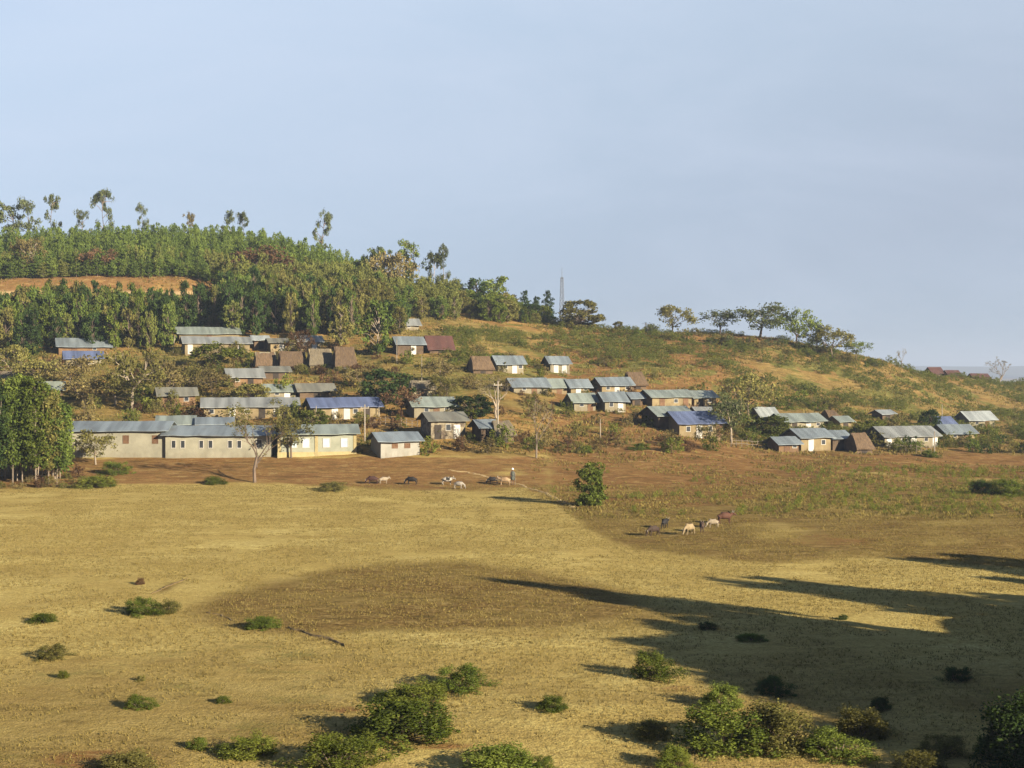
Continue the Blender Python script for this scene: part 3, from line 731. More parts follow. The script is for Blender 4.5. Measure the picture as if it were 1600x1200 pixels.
# --- single trees that stand out: (name, kind, variant, leaf, px, top, base or None, width px, label, bark, Y)
TREES = [
 ('tall_tree','euc',0,'leaf_euc',12,318,None,52,'tall open grey-green tree at the very end of the hilltop skyline row','bark',392),
 ('tall_tree','euc',1,'leaf_euc',46,313,None,46,'tall leaning brown-green tree, middle one of the skyline row','bark',392),
 ('tall_tree','euc',2,'leaf_euc',78,306,None,34,'tall narrow tree with gaps in its crown beside the bare skyline dip','bark',392),
 ('tall_tree','euc',3,'leaf_euc',163,299,None,32,'tallest slim tree of the hilltop with a clumpy oval crown','bark',388),
 ('skyline_tree','euc',5,'leaf_euc',130,329,None,34,'lower open tree just before the tallest slim hilltop tree','bark',386),
 ('skyline_tree','euc',1,'leaf_euc',222,320,None,24,'small wispy tree poking up over the hilltop plantation','bark',386),
 ('skyline_tree','euc',4,'leaf_tan',296,333,None,20,'little brownish crown poking over the hilltop plantation','bark',386),
 ('skyline_tree','euc',0,'leaf_euc',360,331,None,26,'small tufted tree, wider one of a close pair on the hilltop','bark',386),
 ('skyline_tree','euc',3,'leaf_euc',379,333,None,22,'small tufted tree, narrower one of a close pair on the hilltop','bark',386),
 ('tall_tree','euc',4,'leaf_euc',505,331,None,30,'lone slim tree with tufted crown rising from the hill shoulder','bark',372),
 ('tall_tree','euc',2,'leaf_green',600,388,None,50,'tall dark tree behind the bronze crown below the hill shoulder','bark',345),
 ('tall_tree','euc',0,'leaf_green',638,377,None,44,'tall green tree topping the clump below the hill shoulder','bark',347),
 ('broad_tree','thorn',0,'leaf_tan',618,396,None,92,'broad bronze-leaved tree on the slope below the hill shoulder','bark',335),
 ('tall_tree','euc',3,'leaf_euc',678,396,None,30,'shorter open tree beside the tall slim slope tree','bark_pale',342),
 ('tall_tree','euc',5,'leaf_euc',697,384,None,28,'tall slim tree standing above the scrubby slope','bark_pale',342),
 ('broad_tree','thorn',2,'leaf_brown',410,384,None,112,'wide brown-leaved umbrella tree in the plantation','bark',331),
 ('broad_tree','thorn',3,'leaf_brown',150,388,None,70,'dark brown flat-topped tree above the orange terrace bank','bark',333),
 ('broad_tree','thorn',1,'leaf_tan',48,372,None,56,'pale tan tree above the orange terrace bank','bark_pale',331),
 ('wood_tree','wood',0,'leaf_dark',745,436,None,50,'bushy green tree on the slope beside the tall slim tree','bark',342),
 ('wood_tree','wood',2,'leaf_green',775,434,None,56,'largest rounded green tree of the slope clump','bark',344),
 ('spire_tree','spire',0,'leaf_dark',820,455,None,20,'dark pointed tree on the ridge, nearer the slope clump','bark',345),
 ('spire_tree','spire',1,'leaf_dark',838,464,None,20,'short dark pointed tree between two taller ones on the ridge','bark',345),
 ('spire_tree','spire',2,'leaf_dark',856,455,None,22,'dark pointed tree on the ridge next to the lattice mast','bark',345),
 ('round_tree','round',0,'leaf_olive',907,470,None,68,'large rounded tree on the ridge beside the lattice mast','bark',328),
 ('small_tree','round',1,'leaf_olive',966,502,None,16,'tiny round tree alone on the bare ridge','bark',330),
 ('bare_tree','bare',0,'leaf_tan',1012,503,None,26,'small leafless tree on the bare ridge','twig',330),
 ('ridge_tree','thorn',0,'leaf_olive',1050,478,None,73,'rounded olive ridge tree next to the small leafless one','bark',330),
 ('ridge_tree','thorn',1,'leaf_euc',1125,484,None,58,'small umbrella-shaped ridge tree between two larger ones','bark',328),
 ('ridge_tree','thorn',2,'leaf_euc',1187,474,None,92,'widest grey-green ridge tree with see-through spreading branches','bark',326),
 ('ridge_tree','thorn',3,'leaf_green',1244,484,None,70,'greenest flat-topped ridge tree','bark',322),
 ('ridge_tree','thorn',4,'leaf_euc',1276,505,None,50,'small grey-green tree just downhill of the flat-topped green one','bark',322),
 ('ridge_tree','thorn',5,'leaf_olive',1302,510,None,69,'olive spreading tree on the ridge where it starts to drop','bark',320),
 ('ridge_tree','thorn',1,'leaf_green',1338,533,None,46,'low flat green tree, last on the falling ridge','bark',326),
 ('bare_tree','bare',1,'leaf_tan',1409,544,None,16,'thin spindly leafless tree alone on the falling ridge','twig',332),
 ('bare_tree','bare',2,'leaf_tan',1563,562,None,44,'pale leafless tree beside the distant red-roofed huts','twig',400),
 # in and round the village
 ('broad_tree','thorn',4,'leaf_olive',207,545,641,120,'broad olive-tan tree at the heart of the village','bark_pale',None),
 ('broad_tree','thorn',5,'leaf_tan',132,590,637,96,'low tan tree with several pale stems beside the grove','bark_pale',None),
 ('broad_tree','acacia',0,'leaf_lime',343,536,578,88,'bright green spreading tree in front of the yellow-walled upper house','bark_pale',None),
 ('broad_tree','thorn',2,'leaf_tan',330,578,618,70,'russet tan tree beside the small orange-walled house','bark',None),
 ('round_tree','round',2,'leaf_dark',605,578,632,84,'dense dark green round tree above the long blue roof','bark',None),
 ('broad_tree','thorn',3,'leaf_brown',628,604,650,66,'brown-leaved low tree beside the end of the long blue roof','bark',None),
 ('bare_tree','bare',3,'leaf_tan',775,590,655,70,'pale leafless tree behind the tall bare pole','bark_pale',None),
 ('bare_tree','bare',0,'leaf_brown',838,618,716,58,'tall thin leafless tree on the bare brown field','twig',None),
 ('round_tree','round',3,'leaf_dark',738,618,652,66,'dark green bushy tree behind the tall bare pole','bark',None),
 ('bare_tree','bare',4,'leaf_olive',398,648,754,96,'large forked nearly bare tree in front of the pale building','bark',None),
 ('broad_tree','thorn',1,'leaf_olive',455,652,716,66,'olive tree hiding the end of the yellow-trimmed building','bark',None),
 ('broad_tree','thorn',2,'leaf_olive',150,672,726,66,'small tan vase-shaped tree against the long pale wall','bark_pale',None),
 ('poplar_tree','poplar',1,'leaf_green',922,724,790,52,'lone upright green tree at the meadow edge','bark',None),
 ('broad_tree','thorn',5,'leaf_euc',1143,616,692,68,'grey-green spreading tree beside the bright blue roof','bark_pale',None),
 ('broad_tree','thorn',3,'leaf_olive',1170,585,655,90,'olive tree uphill of the bright blue roof','bark',None),
 ('round_tree','round',0,'leaf_dark',40,510,560,50,'dark green tree beside the blue-roofed houses under the wood','bark',None),
 ('broad_tree','thorn',0,'leaf_tan',245,560,612,80,'tan thinly leaved tree uphill of the small orange house','bark',None),
 ('broad_tree','thorn',1,'leaf_olive',60,560,612,80,'olive-tan tree behind the grove below the blue roofs','bark',None),
 ('round_tree','round',1,'leaf_shrub',1205,650,682,56,'brownish leafy tree beside the greenish-roofed yellow house','bark',None),
 ('round_tree','round',2,'leaf_dark',1452,640,672,32,'small dark green tree beside the little blue-grey roof','bark',None),
 ('broad_tree','thorn',4,'leaf_brown',470,515,562,50,'bare brown tree among the thatched houses','twig',None),
 ('wood_tree','wood',3,'leaf_wood',590,470,556,54,'tall drooping green tree beside the blue-grey roofed house','bark_pale',None),
 ('wood_tree','wood',4,'leaf_olive',533,480,540,40,'pale-stemmed olive tree above the thatched houses','bark_pale',None),
 ('broad_tree','thorn',5,'leaf_tan',690,560,606,60,'russet thorny tree above the pale plank-walled house','bark',None),
 ('broad_tree','thorn',2,'leaf_tan',105,556,606,92,'pale tan tree just below the bright blue roofed hut','bark_pale',None),
 ('broad_tree','thorn',4,'leaf_olive',180,588,634,84,'olive tree leaning against the broad tree at the heart of the village','bark_pale',None),
 ('broad_tree','thorn',1,'leaf_tan',255,580,626,76,'tan tree screening the small orange-walled house','bark',None),
 ('broad_tree','thorn',3,'leaf_olive',300,566,606,86,'wide olive tree below the yellow-walled upper house','bark',None),
 ('broad_tree','thorn',0,'leaf_olive',20,540,598,80,'olive tree at the very edge of the village above the grove','bark_pale',None),
 ('broad_tree','thorn',5,'leaf_tan',560,575,606,54,'thin tan tree below the tall steep thatched house','bark',None),
 ('broad_tree','thorn',2,'leaf_olive',700,585,622,60,'olive thorn tree uphill of the pale leafless tree','bark',None),
 ('broad_tree','acacia',0,'leaf_shrub',1350,655,692,50,'bushy thorn tree behind the tall thatched barn','bark',None),
 ('broad_tree','thorn',4,'leaf_olive',1110,662,700,56,'sparse olive tree at the corner of the bright blue roofed house','bark',None),
 ('round_tree','round',1,'leaf_olive',395,600,632,52,'small olive tree behind the long ochre house','bark',None),
 ('small_tree','round',3,'leaf_shrub',490,640,668,48,'small leafy tree in front of the long blue roofed house','bark',None),
]
for (nm, kd, vr, lf, px, top, base, w, lab, bk, Y) in TREES:
    tree_px(nm, kd, vr, lf, px, top, base if base else 0, w, lab, 'tree', None, bk, Y)

# ------------------------------------------------------------------ houses
YAW = math.radians(20)
def front(h_root, x, w, z0, z1, what, mat, y, t=.05):
    mb = MB(); mb.box(x-w/2, x+w/2, y-t, y+.02, z0, z1)
    return link(what, mb.mesh(what, mat), h_root)
def window(root, x, w, z0, z1, y, fr='frame', pane='pane'):
    mb = MB(); t = .08
    mb.box(x-w/2, x-w/2+t, y-.05, y+.02, z0, z1); mb.box(x+w/2-t, x+w/2, y-.05, y+.02, z0, z1)
    mb.box(x-w/2+t, x+w/2-t, y-.05, y+.02, z1-t, z1); mb.box(x-w/2+t, x+w/2-t, y-.05, y+.02, z0, z0+t)
    o = link('window', mb.mesh('window', M[fr]), root)
    mb = MB(); mb.box(x-w/2+t, x+w/2-t, y-.02, y+.02, z0+t, z1-t)
    link('pane', mb.mesh('pane', M[pane]), o)

def house(xl, xr, yt, ye, yb, wall, roof, label, feat='auto', D=None, yaw=YAW, name='house', cat='house', Y=None, over=.62, hip=0.0):
    pc = (xl+xr)/2
    p = at(pc, yb) if Y is None else on(pc, Y)
    s = F/p.y
    va = math.atan((pc-800)/F)
    W = (xr-xl)/s/max(.6, math.cos(yaw))
    thatch = roof.startswith('thatch')
    hw = max(1.3, (zrow(ye, p.y) - p.z) + .12); 
    D = D or min(5.6, max(3.4, W*.7))
    rise = max(.5, ((ye-yt)/s - .06)*(.82 if thatch else .86))
    rnd = random.Random(label)
    r = empty(name, p, yaw); tag(r, label, cat)
    mb = MB(); e = .03
    mb.prism([(0, -1.6), (D, -1.6), (D, hw), (D/2, hw+rise-.02), (0, hw)], -W/2, W/2)
    link('wall', mb.mesh('wall', WALL[wall]), r)
    # roof: an upside-down V slab with overhang
    t = .07 if not thatch else .3; ov = over if not thatch else .5; sl = rise/(D/2)
    lo = hw - sl*ov + .02
    mb = MB()
    if thatch:
        # uneven thatch in a few lengthwise strips
        n = max(4, int(W/1.2)); xs = np.linspace(-W/2-.3, W/2+.3, n+1)
        ring = []
        for i, x in enumerate(xs):
            j = lambda a=.09: rnd.uniform(-a, a)
            sag = -.12*math.sin(math.pi*i/n)
            hx_ = x*(.72 if W < 7 else .86)
            ring.append([(x, -ov+j(), lo+j()), ((x+hx_)/2, D*.25-ov/2, (lo+hw+rise)/2+.14+j()), (hx_, D/2, hw+rise+.08+sag+j(.05)), ((x+hx_)/2, D*.75+ov/2, (lo+hw+rise)/2+.14+j()), (x, D+ov+j(), lo+j()),
                         (x, D+ov-.1, lo-t*.7), (hx_, D/2, hw+rise-t), (x, -ov+.1, lo-t*.7)])
        vs = [q for g in ring for q in g]; fs = []
        for i in range(n):
            for k in range(8): fs.append((i*8+k, i*8+(k+1) % 8, (i+1)*8+(k+1) % 8, (i+1)*8+k))
        fs.append(tuple(range(8))); fs.append(tuple(n*8+k for k in range(7, -1, -1)))
        mb.add(vs, fs)
    else:
        n = max(3, int(W/1.4)); prof = [(-ov, lo), (D/2, hw+rise+.02), (D+ov, lo), (D+ov, lo+t), (D/2, hw+rise+t+.02), (-ov, lo+t)]
        vs, fs = [], []
        for i in range(n+1):
            x = -W/2-ov*.9 + (W+ov*1.8)*i/n; e0 = rnd.uniform(-.12, .10); z0 = rnd.uniform(-.05, .05); r0 = rnd.uniform(-.04, .04)
            vs += [(x, y + (e0 if k in (0, 5) else 0), z + (z0 - sl*abs(0)*0 + (e0*sl if k in (0, 5) else 0) if k in (0, 5) else r0 if k in (1, 4) else 0)) for k, (y, z) in enumerate(prof)]
        for i in range(n):
            for k in range(6): fs.append((i*6+k, i*6+(k+1) % 6, (i+1)*6+(k+1) % 6, (i+1)*6+k))
        fs.append(tuple(range(6))); fs.append(tuple(n*6+k for k in range(5, -1, -1)))
        mb.add(vs, fs)
    ro = link('roof', mb.mesh('roof', ROOF[roof]), r)
    dh = min(1.95, hw*.82)
    if feat == 'auto':
        n = max(1, int(round(W/2.6))); feat = []
        for k in range(n):
            x = (k+.5)/n + rnd.uniform(-.06, .06)/n
            feat.append((x, rnd.choice(['dw', 'dd', 'db', 'w', 'w']) if k != n//2 else rnd.choice(['dw', 'dd', 'db'])))
    for f in feat:
        x = -W/2 + f[0]*W; k = f[1]
        if k[0] == 'd':
            front(r, x, .95, 0.02, dh, 'door', M[{'w': 'door_white', 'd': 'door_dark', 'b': 'door_brown', 's': 'door_blue'}[k[1]]], 0)
        elif k == 'w': window(r, x, .8, hw*.42, hw*.78, 0)
        elif k == 'wb': window(r, x, 1.0, hw*.36, hw*.78, 0, 'frame', 'door_blue')
        elif k == 'wr': window(r, x, .8, hw*.5, hw*.8, 0, 'door_brown', 'door_brown')
        elif k == 'ww':
            window(r, x-.6, .65, hw*.4, hw*.75, 0); window(r, x+.6, .65, hw*.4, hw*.75, 0)
        elif k == 'p':          # yellow pier
            front(r, x, .4, -.2, hw-.05, 'pillar', M['trim_yellow'], 0, .07)
        elif k == 'band':
            front(r, 0, W+.1, -.3, .55, 'plinth', M['trim_yellow'], 0, .04)
        elif k == 'post':       # porch post
            mb = MB(); mb.tube([(x, -ov+.1, -.6), (x, -ov+.1, lo+.05)], [.06, .06], 5); link('post', mb.mesh('post', M['pole']), r)
    return r

H = [
 # front row
 (105,258,659,673,715,'pale','bluegrey','long low pale building with blue-grey roof running out behind the grove',[(.6,'wr'),(.9,'wr')],5.5),
 (258.5,425,666,680,715.5,'pale','bluegrey','long low pale building with three pairs of small windows',[(.12,'ww'),(.38,'ww'),(.65,'ww'),(.88,'w')],5.5),
 (436,555,664,678,713,'sage','green','pale green building with yellow pillars and pale blue windows',[(0,'band'),(.02,'p'),(.49,'p'),(.985,'p'),(.2,'wb'),(.36,'wb'),(.62,'wb'),(.85,'wb')],5.5),
 (596,655,676,689,714,'grey','bluegrey','small grey block house with two little red-brown shutters',[(.36,'wr'),(.68,'wr')],5.2),
 # second row
 (252,303,605,617,636,'orange','dull','small orange-walled house with a dull grey roof',[(.3,'db'),(.75,'w')],None),
 (322,462,621,635,656,'ochre','grey','long ochre house with patchy grey roof behind the forked bare tree',[(.08,'w'),(.3,'dw'),(.46,'w'),(.62,'dd'),(.78,'dw'),(.92,'w')],5),
 (492,592,621,635,656,'ochre','blue','long ochre house with a bright violet-blue roof and posts in front',[(.32,'dw'),(.5,'dw'),(.63,'w'),(.8,'dd'),(.03,'post'),(.97,'post')],5),
 (648,710,620,634,652,'cream','green','cream plank-walled house with greenish roof beside the dark tree',[(.3,'w'),(.55,'db'),(.8,'w')],None),
 (674,727,644,657,686,'mottled','dull','peeling mud house with dull roof and dark gable end',[(.2,'dd'),(.5,'w'),(.75,'dw')],5),
 (752,776,656,668,690,'brown','bluegrey','dark open shed with tilted blue-grey roof by the tall pole',[(.5,'dd')],4),
 (645,680,593,606,620,'cream','thatch_grey','little cream hut with grey thatch above the plank-walled house',[(.5,'dd')],None),
 (418,461,600,611,624,'cream','green','cream hut with faded green roof just uphill of the long ochre house',[(.35,'w'),(.7,'dw')],None),
 (470,520,599,611,622,'brown','dull','dark brown hut with greenish dull roof next to the faded green one',[(.5,'dd')],None),
 (360,408,575,588,604,'orange','grey','orange hut with whitish roof and one dark doorway',[(.65,'dd'),(.25,'w')],None),
 (412,450,572,580,592,'brown','dull','low brown hut with sagging dull roof below the thatched houses',[(.5,'dd')],None),
 # upper rows
 (284,370,510,521,534,'ochre','green','long house with pale green-grey roof right under the wood',[(.5,'db')],5),
 (293,387,525,536,554,'ochre','grey','yellow-walled house with shiny grey roof and dark gable under the wood',[(.08,'dw'),(.3,'w'),(.85,'w')],5),
 (398,418,524,531,546,'brown','pale','tiny dark hut with light roof beside the yellow-walled upper house',[(.5,'dd')],None),
 (424,466,528,535,549,'ochre','dull','low ochre house with dark roof and two white doors under the wood',[(.4,'dw'),(.75,'dw')],None),
 (468,501,524,533,547,'ochre','grey','small ochre house with pale grey roof above the thatched houses',[(.3,'w'),(.7,'dw')],None),
 (402,432,549,570,578,'cream','thatch','thatched house with white-washed base, first of the thatched row',[(.5,'dw')],None),
 (440,478,546,568,578,'brown','thatch','dark brown thatched house with low walls in the thatched row',[(.5,'dd')],None),
 (486,520,541,565,577,'ochre','thatch_grey','thatched house with greyish crest in the middle of the thatched row',[(.5,'dd')],None),
 (526,556,538,567,577,'brown','thatch','tall steep thatched house ending the thatched row',[(.5,'dw')],None),
 (622,661,525,537,555,'brown','bluegrey','dark walled house with blue-grey roof and one bright white door',[(.62,'dw')],None),
 (672,706,526,545,552,'brown','rust','rusty red-brown gabled hut beside the house with the white door',[(.5,'dd')],None),
 (624,654,497,507,516,'cream','grey','small whitish house alone above the village on the bare slope',[(.5,'w')],None),
 (740,770,555,575,584,'brown','thatch','dark thatched hut beside the pale house with a blue-grey roof',[(.5,'dd')],None),
 (778,818,555,567,584,'cream','bluegrey','pale house with blue-grey roof and two windows next to the dark thatched hut',[(.3,'w'),(.65,'dw'),(.88,'w')],None),
 (860,889,556,567,583,'cream','bluegrey','small pale house with white posts, highest on the open slope',[(.3,'dw'),(.75,'dw'),(.03,'post'),(.97,'post')],None),
 # third row, middle
 (803,856,590,603,616,'cream','bluegrey','long pale house with blue-grey roof behind the thin leafless tree',[(.3,'w'),(.6,'db')],None),
 (862,886,591,604,616,'ochre','green','small house with greenish roof squeezed between two blue-grey roofs',[(.5,'db')],None),
 (892,921,592,604,616,'ochre','bluegrey','small ochre house with blue-grey roof beside the greenish-roofed one',[(.4,'dw'),(.8,'w')],None),
 (940,988,589,601,616,'ochre','bluegrey','ochre house with broad shiny blue-grey roof in front of the dark thatched hut',[(.2,'w'),(.5,'dw'),(.85,'w')],None),
 (922,946,581,592,600,'brown','thatch','dark thatched hut half hidden behind a shiny roof',[(.5,'dd')],None),
 (984,1010,582,602,609,'brown','thatch','brown steep thatched hut below the bare slope',[(.5,'dd')],None),
 (897,931,614,627,643,'cream','green','small cream house with pale green roof on the bank above the brown field',[(.35,'w'),(.75,'db')],None),
 (945,978,612,625,645,'cream','bluegrey','small cream house with silvery roof on the bank above the brown field',[(.3,'w'),(.75,'dw')],None),
 (988,1004,613,622,634,'brown','bluegrey','narrow dark hut with bluish roof against the long yellow house',[(.5,'dd')],None),
 (1018,1082,609,620,638,'ochre','green','long yellow house with pale green roof and dark gable',[(.25,'db'),(.6,'w'),(.85,'db')],5),
 (1084,1120,610,621,636,'ochre','green','shorter yellow house joined to the end of the long yellow house',[(.3,'dd'),(.7,'w')],5),
 (1028,1082,635,649,672,'brown','green','dark house with greenish roof just behind the bright blue roof',[(.5,'dd')],6),
 (1060,1132,642,661,685,'ochre','blue','yellow-walled house with the brightest blue roof and a dark gable',[(.2,'w'),(.45,'dw'),(.7,'w'),(.9,'db')],6),
 (1092,1115,636,646,658,'ochre','grey','little grey roofed hut peeping over the bright blue roof',[(.5,'db')],None),
 # right cluster
 (1188,1215,636,649,660,'ochre','pale','small hut with whitish roof behind the brownish leafy tree',[(.5,'dw')],None),
 (1224,1290,646,658,673,'cream','green','cream house with pale green roof above the house with the white door',[(.25,'dd'),(.6,'dw'),(.85,'w')],None),
 (1296,1312,644,658,664,'brown','thatch','small brown thatched hut behind the cream house',[(.5,'dd')],None),
 (1312,1331,652,660,669,'ochre','green','tiny ochre hut with greenish roof beside the small thatched hut',[(.5,'dd')],None),
 (1378,1397,644,650,657,'brown','pale','tiny hut with tilted whitish roof among the slope bushes',[(.5,'dd')],None),
 (1466,1492,651,662,672,'cream','blue','small cream hut with blue-grey roof beside the dark green tree',[(.5,'dw')],None),
 (1512,1557,642,655,670,'cream','pale','cream house with pale tilted roof, farthest out in the lower village',[(.3,'w'),(.7,'db')],None),
 (1378,1470,666,681,698,'cream','grey','long house with grey roof, dark gable and white doors',[(.08,'dw'),(.35,'dw'),(.55,'dw'),(.78,'w'),(.95,'dw')],5),
 (1476,1526,663,676,690,'ochre','bluegrey','grey roofed house at the end of the long house with white doors',[(.3,'w'),(.7,'db')],None),
 (1250,1300,670,683,705,'ochre','bluegrey','yellow house with bluish roof and one tall white door',[(.33,'dw'),(.75,'w')],5),
 (1300,1328,673,684,704,'brown','bluegrey','dark lean-to shed on the end of the yellow house',[(.5,'dd')],4),
 (1338,1364,677,700,709,'brown','thatch','tall brown thatched barn with one dark end at the field edge',[(.5,'dd')],None),
 (1216,1249,683,693,707,'orange','bluegrey','small pinkish hut with blue-grey roof at the field edge',[(.4,'db'),(.8,'w')],None),
 # far
 (1482,1502,578,586,595,'orange','rust','distant red-roofed hut with one pale end wall',[(.7,'dw')],None),
 (1456,1474,573,582,591,'brown','rust','smallest distant dark red hut on the falling ridge',[(.5,'dd')],None),
 (1522,1549,583,592,600,'brown','rust','distant dark red-roofed hut near the pale leafless tree',[(.5,'dd')],None),
 # left
 (2,54,578,592,606,'brown','thatch_grey','house with broad faded grey thatch behind the grove',[(.5,'dd')],5),
 (66,96,597,609,620,'brown','green','hut with small green roof peeping out behind the grove',[(.5,'dd')],None),
 (96,168,527,541,553,'orange','bluegrey','long house with dark blue-grey roof above the bright blue roofed hut',[(.3,'db'),(.7,'w')],None),
 (106,156,548,560,570,'cream','blue','pale hut with bright blue roof under the wood',[(.3,'dd'),(.7,'dw')],None),
 (250,300,650,663,690,'pale','green','greenish roof showing just over the long pale building',[(.5,'w')],4.5),
 (312,360,653,663,690,'pale','bluegrey','short blue-grey roof showing just over the paired windows building',[(.5,'w')],4),
 (775,803,655,676,692,'brown','thatch_grey','small leaning thatched shelter at the foot of the tall pole',[(.5,'dd')],3.4),
]
for (xl, xr, yt, ye, yb, wl, rf, lab, ft, D) in H:
    nm = 'thatched_hut' if rf.startswith('thatch') else 'long_building' if (xr-xl) > 110 and yb > 700 else 'house'
    house(xl, xr, yt, ye, yb, wl, rf, lab, ft, D, name=nm, cat='hut' if 'hut' in lab else 'building' if 'building' in lab else 'shed' if 'shed' in lab else 'house',
          Y=420 if yb in (595, 591, 600) else None, yaw=YAW if xl > 440 or yb < 640 else math.radians(0 if xl < 260 and yb > 700 else 12))

# ------------------------------------------------------------------ poles and mast
def pole(px, top, base, label, arm=True, r=.1, mat='pole', lean=0):
    p = at(px, base); h = zrow(top, p.y) - p.z
    o = tag(empty('utility_pole', p, .3), label, 'pole')
    mb = MB(); mb.tube([(0, 0, -.5), (lean*.5, 0, h*.5), (lean, 0, h)], [r*.8, r*.7, r*.55], 7); link('shaft', mb.mesh('shaft', M[mat]), o)
    if arm:
        mb = MB(); mb.box(lean-.6, lean+.6, -.05, .05, h-.55, h-.43); link('crossarm', mb.mesh('crossarm', M[mat]), o)
        for q in (-.5, .5):
            mb = MB(); mb.tube([(lean+q, 0, h-.43), (lean+q, 0, h-.36), (lean+q, 0, h-.24)], [.03, .05, .03], 6); link('insulator', mb.mesh('insulator', M['frame']), o)
pole(570, 632, 690, 'weathered pole at the end of the violet-blue roofed house', True, .13)
pole(494, 634, 668, 'short pole at the corner of the violet-blue roofed house', False, .1)
pole(659, 556, 604, 'thin pole above the grey-thatched cream hut', False, .09)
pole(620, 530, 566, 'thin pole in front of the dark walled house with the white door', False, .09)
pole(778, 596, 694, 'tallest pole, standing by the dark open shed', True, .15)
pole(938, 655, 687, 'single pale post alone on the bare brown field', False, .12, 'bark_pale')
pole(1460, 674, 712, 'pole in front of the long house with white doors', False, .13)
pole(1472, 632, 668, 'greenish thin pole beside the small dark green tree', False, .09)
pole(270, 525, 552, 'leaning pole by the dark gable of the yellow-walled upper house', False, .1, lean=.4)

p = on(878, 400); h = zrow(418, p.y) - p.z
mast = tag(empty('lattice_mast', p, .4), 'slim grey lattice radio mast rising behind the ridge', 'mast')
wb, wt = .85, .28
for sx, sy in ((-1, -1), (1, -1), (1, 1), (-1, 1)):
    mb = MB(); mb.tube([(sx*wb, sy*wb, -.5), (sx*wt, sy*wt, h*.9)], [.085, .06], 5); link('leg', mb.mesh('leg', M['steel']), mast)
mb = MB(); n = 16
for k in range(n):
    a, b = k/n*.9, (k+1)/n*.9; wa, wc = wb+(wt-wb)*a/.9, wb+(wt-wb)*b/.9; za, zb = h*a, h*b
    cs = [(-1, -1), (1, -1), (1, 1), (-1, 1)]
    for i in range(4):
        c0, c1 = cs[i], cs[(i+1) % 4]
        mb.tube([(c0[0]*wa, c0[1]*wa, za), (c1[0]*wc, c1[1]*wc, zb)], [.035, .035], 3)
        mb.tube([(c0[0]*wc, c0[1]*wc, zb), (c1[0]*wc, c1[1]*wc, zb)], [.02, .02], 3)
link('bracing', mb.mesh('bracing', M['steel']), mast)
mb = MB(); mb.tube([(0, 0, h*.88), (0, 0, h*1.0)], [.08, .04], 5); link('antenna', mb.mesh('antenna', M['steel']), mast)

# ------------------------------------------------------------------ ditches, track, fences
def strip(name, pts, w, mat, hgt, seed):
    rnd = random.Random(seed); P = [at(*p) for p in pts]; L = []
    for a, b in zip(P[:-1], P[1:]):
        n = max(2, int((b-a).length/.3)); L += [a.lerp(b, i/n) for i in range(n)]
    L.append(P[-1]); vs, fs = [], []
    for i, p in enumerate(L):
        d = (L[min(i+1, len(L)-1)] - L[max(i-1, 0)]); d.z = 0; d.normalize(); u = Vector((-d.y, d.x, 0))
        ww = w*rnd.uniform(.25, 1.3)*min(1, .25 + min(i, len(L)-1-i)*.25); of = rnd.uniform(-.35, .35)*w
        for k, (f, h) in enumerate(((-.5, 0), (-.2, 1), (.2, .8), (.5, 0))):
            q = p + u*(f*ww + of); q.z = float(terr(q.x, q.y)) + (.035 + hgt*h*rnd.uniform(.3, 1) if h else -.03); vs.append(q)
    for i in range(len(L)-1):
        for k in range(3): fs.append((i*4+k, i*4+k+1, (i+1)*4+k+1, (i+1)*4+k))
    mb = MB(); mb.add(vs, fs); return tag(link(name, mb.mesh(name, mat, True)), kind='structure')
M['ditch'] = solid('ditch_earth', (0.075, 0.048, 0.02), (0.17, 0.115, 0.042), 4.0)
M['track'] = solid('track_dust', (0.22, 0.145, 0.06), (0.36, 0.26, 0.115), .8)
strip('ditch', [(448, 982), (470, 986), (490, 994), (512, 998), (540, 1011)], .34, M['ditch'], .06, 1)
strip('ditch', [(238, 928), (262, 916), (292, 904)], .2, M['ditch'], .015, 2)
strip('ditch', [(322, 958), (345, 962), (368, 972)], .2, M['ditch'], .015, 3)
strip('track', [(700, 735), (740, 740), (775, 750), (812, 757), (845, 768), (880, 784), (905, 797)], .6, M['track'], .03, 5)
def fence(a, b, n, label):
    A, B = at(*a), at(*b); r = tag(empty('fence', A), label, 'fence')
    top = []
    for i in range(n+1):
        q = A.lerp(B, i/n); q.z = float(terr(q.x, q.y)); q -= A; t = 1.15 + random.uniform(-.1, .1); top.append(q + Vector((0, 0, t-.2)))
        mb = MB(); mb.tube([q + Vector((0, 0, -.4)), q + Vector((random.uniform(-.06, .06), 0, t))], [.06, .05], 5); link('post', mb.mesh('post', M['twig']), r)
    for k, dz in enumerate((0, -.45)):
        mb = MB(); mb.tube([t + Vector((0, -.06, dz + random.uniform(-.05, .05))) for t in top], [.04]*len(top), 4); link('rail', mb.mesh('rail', M['twig']), r)
fence((578, 664), (652, 668), 9, 'rough wooden rail fence between the two front poles and the peeling mud house')
fence((1142, 698), (1192, 700), 6, 'short rail fence at the field edge beside the spreading grey-green tree')
fence((1400, 706), (1455, 709), 7, 'rail fence along the hedge below the long house with white doors')

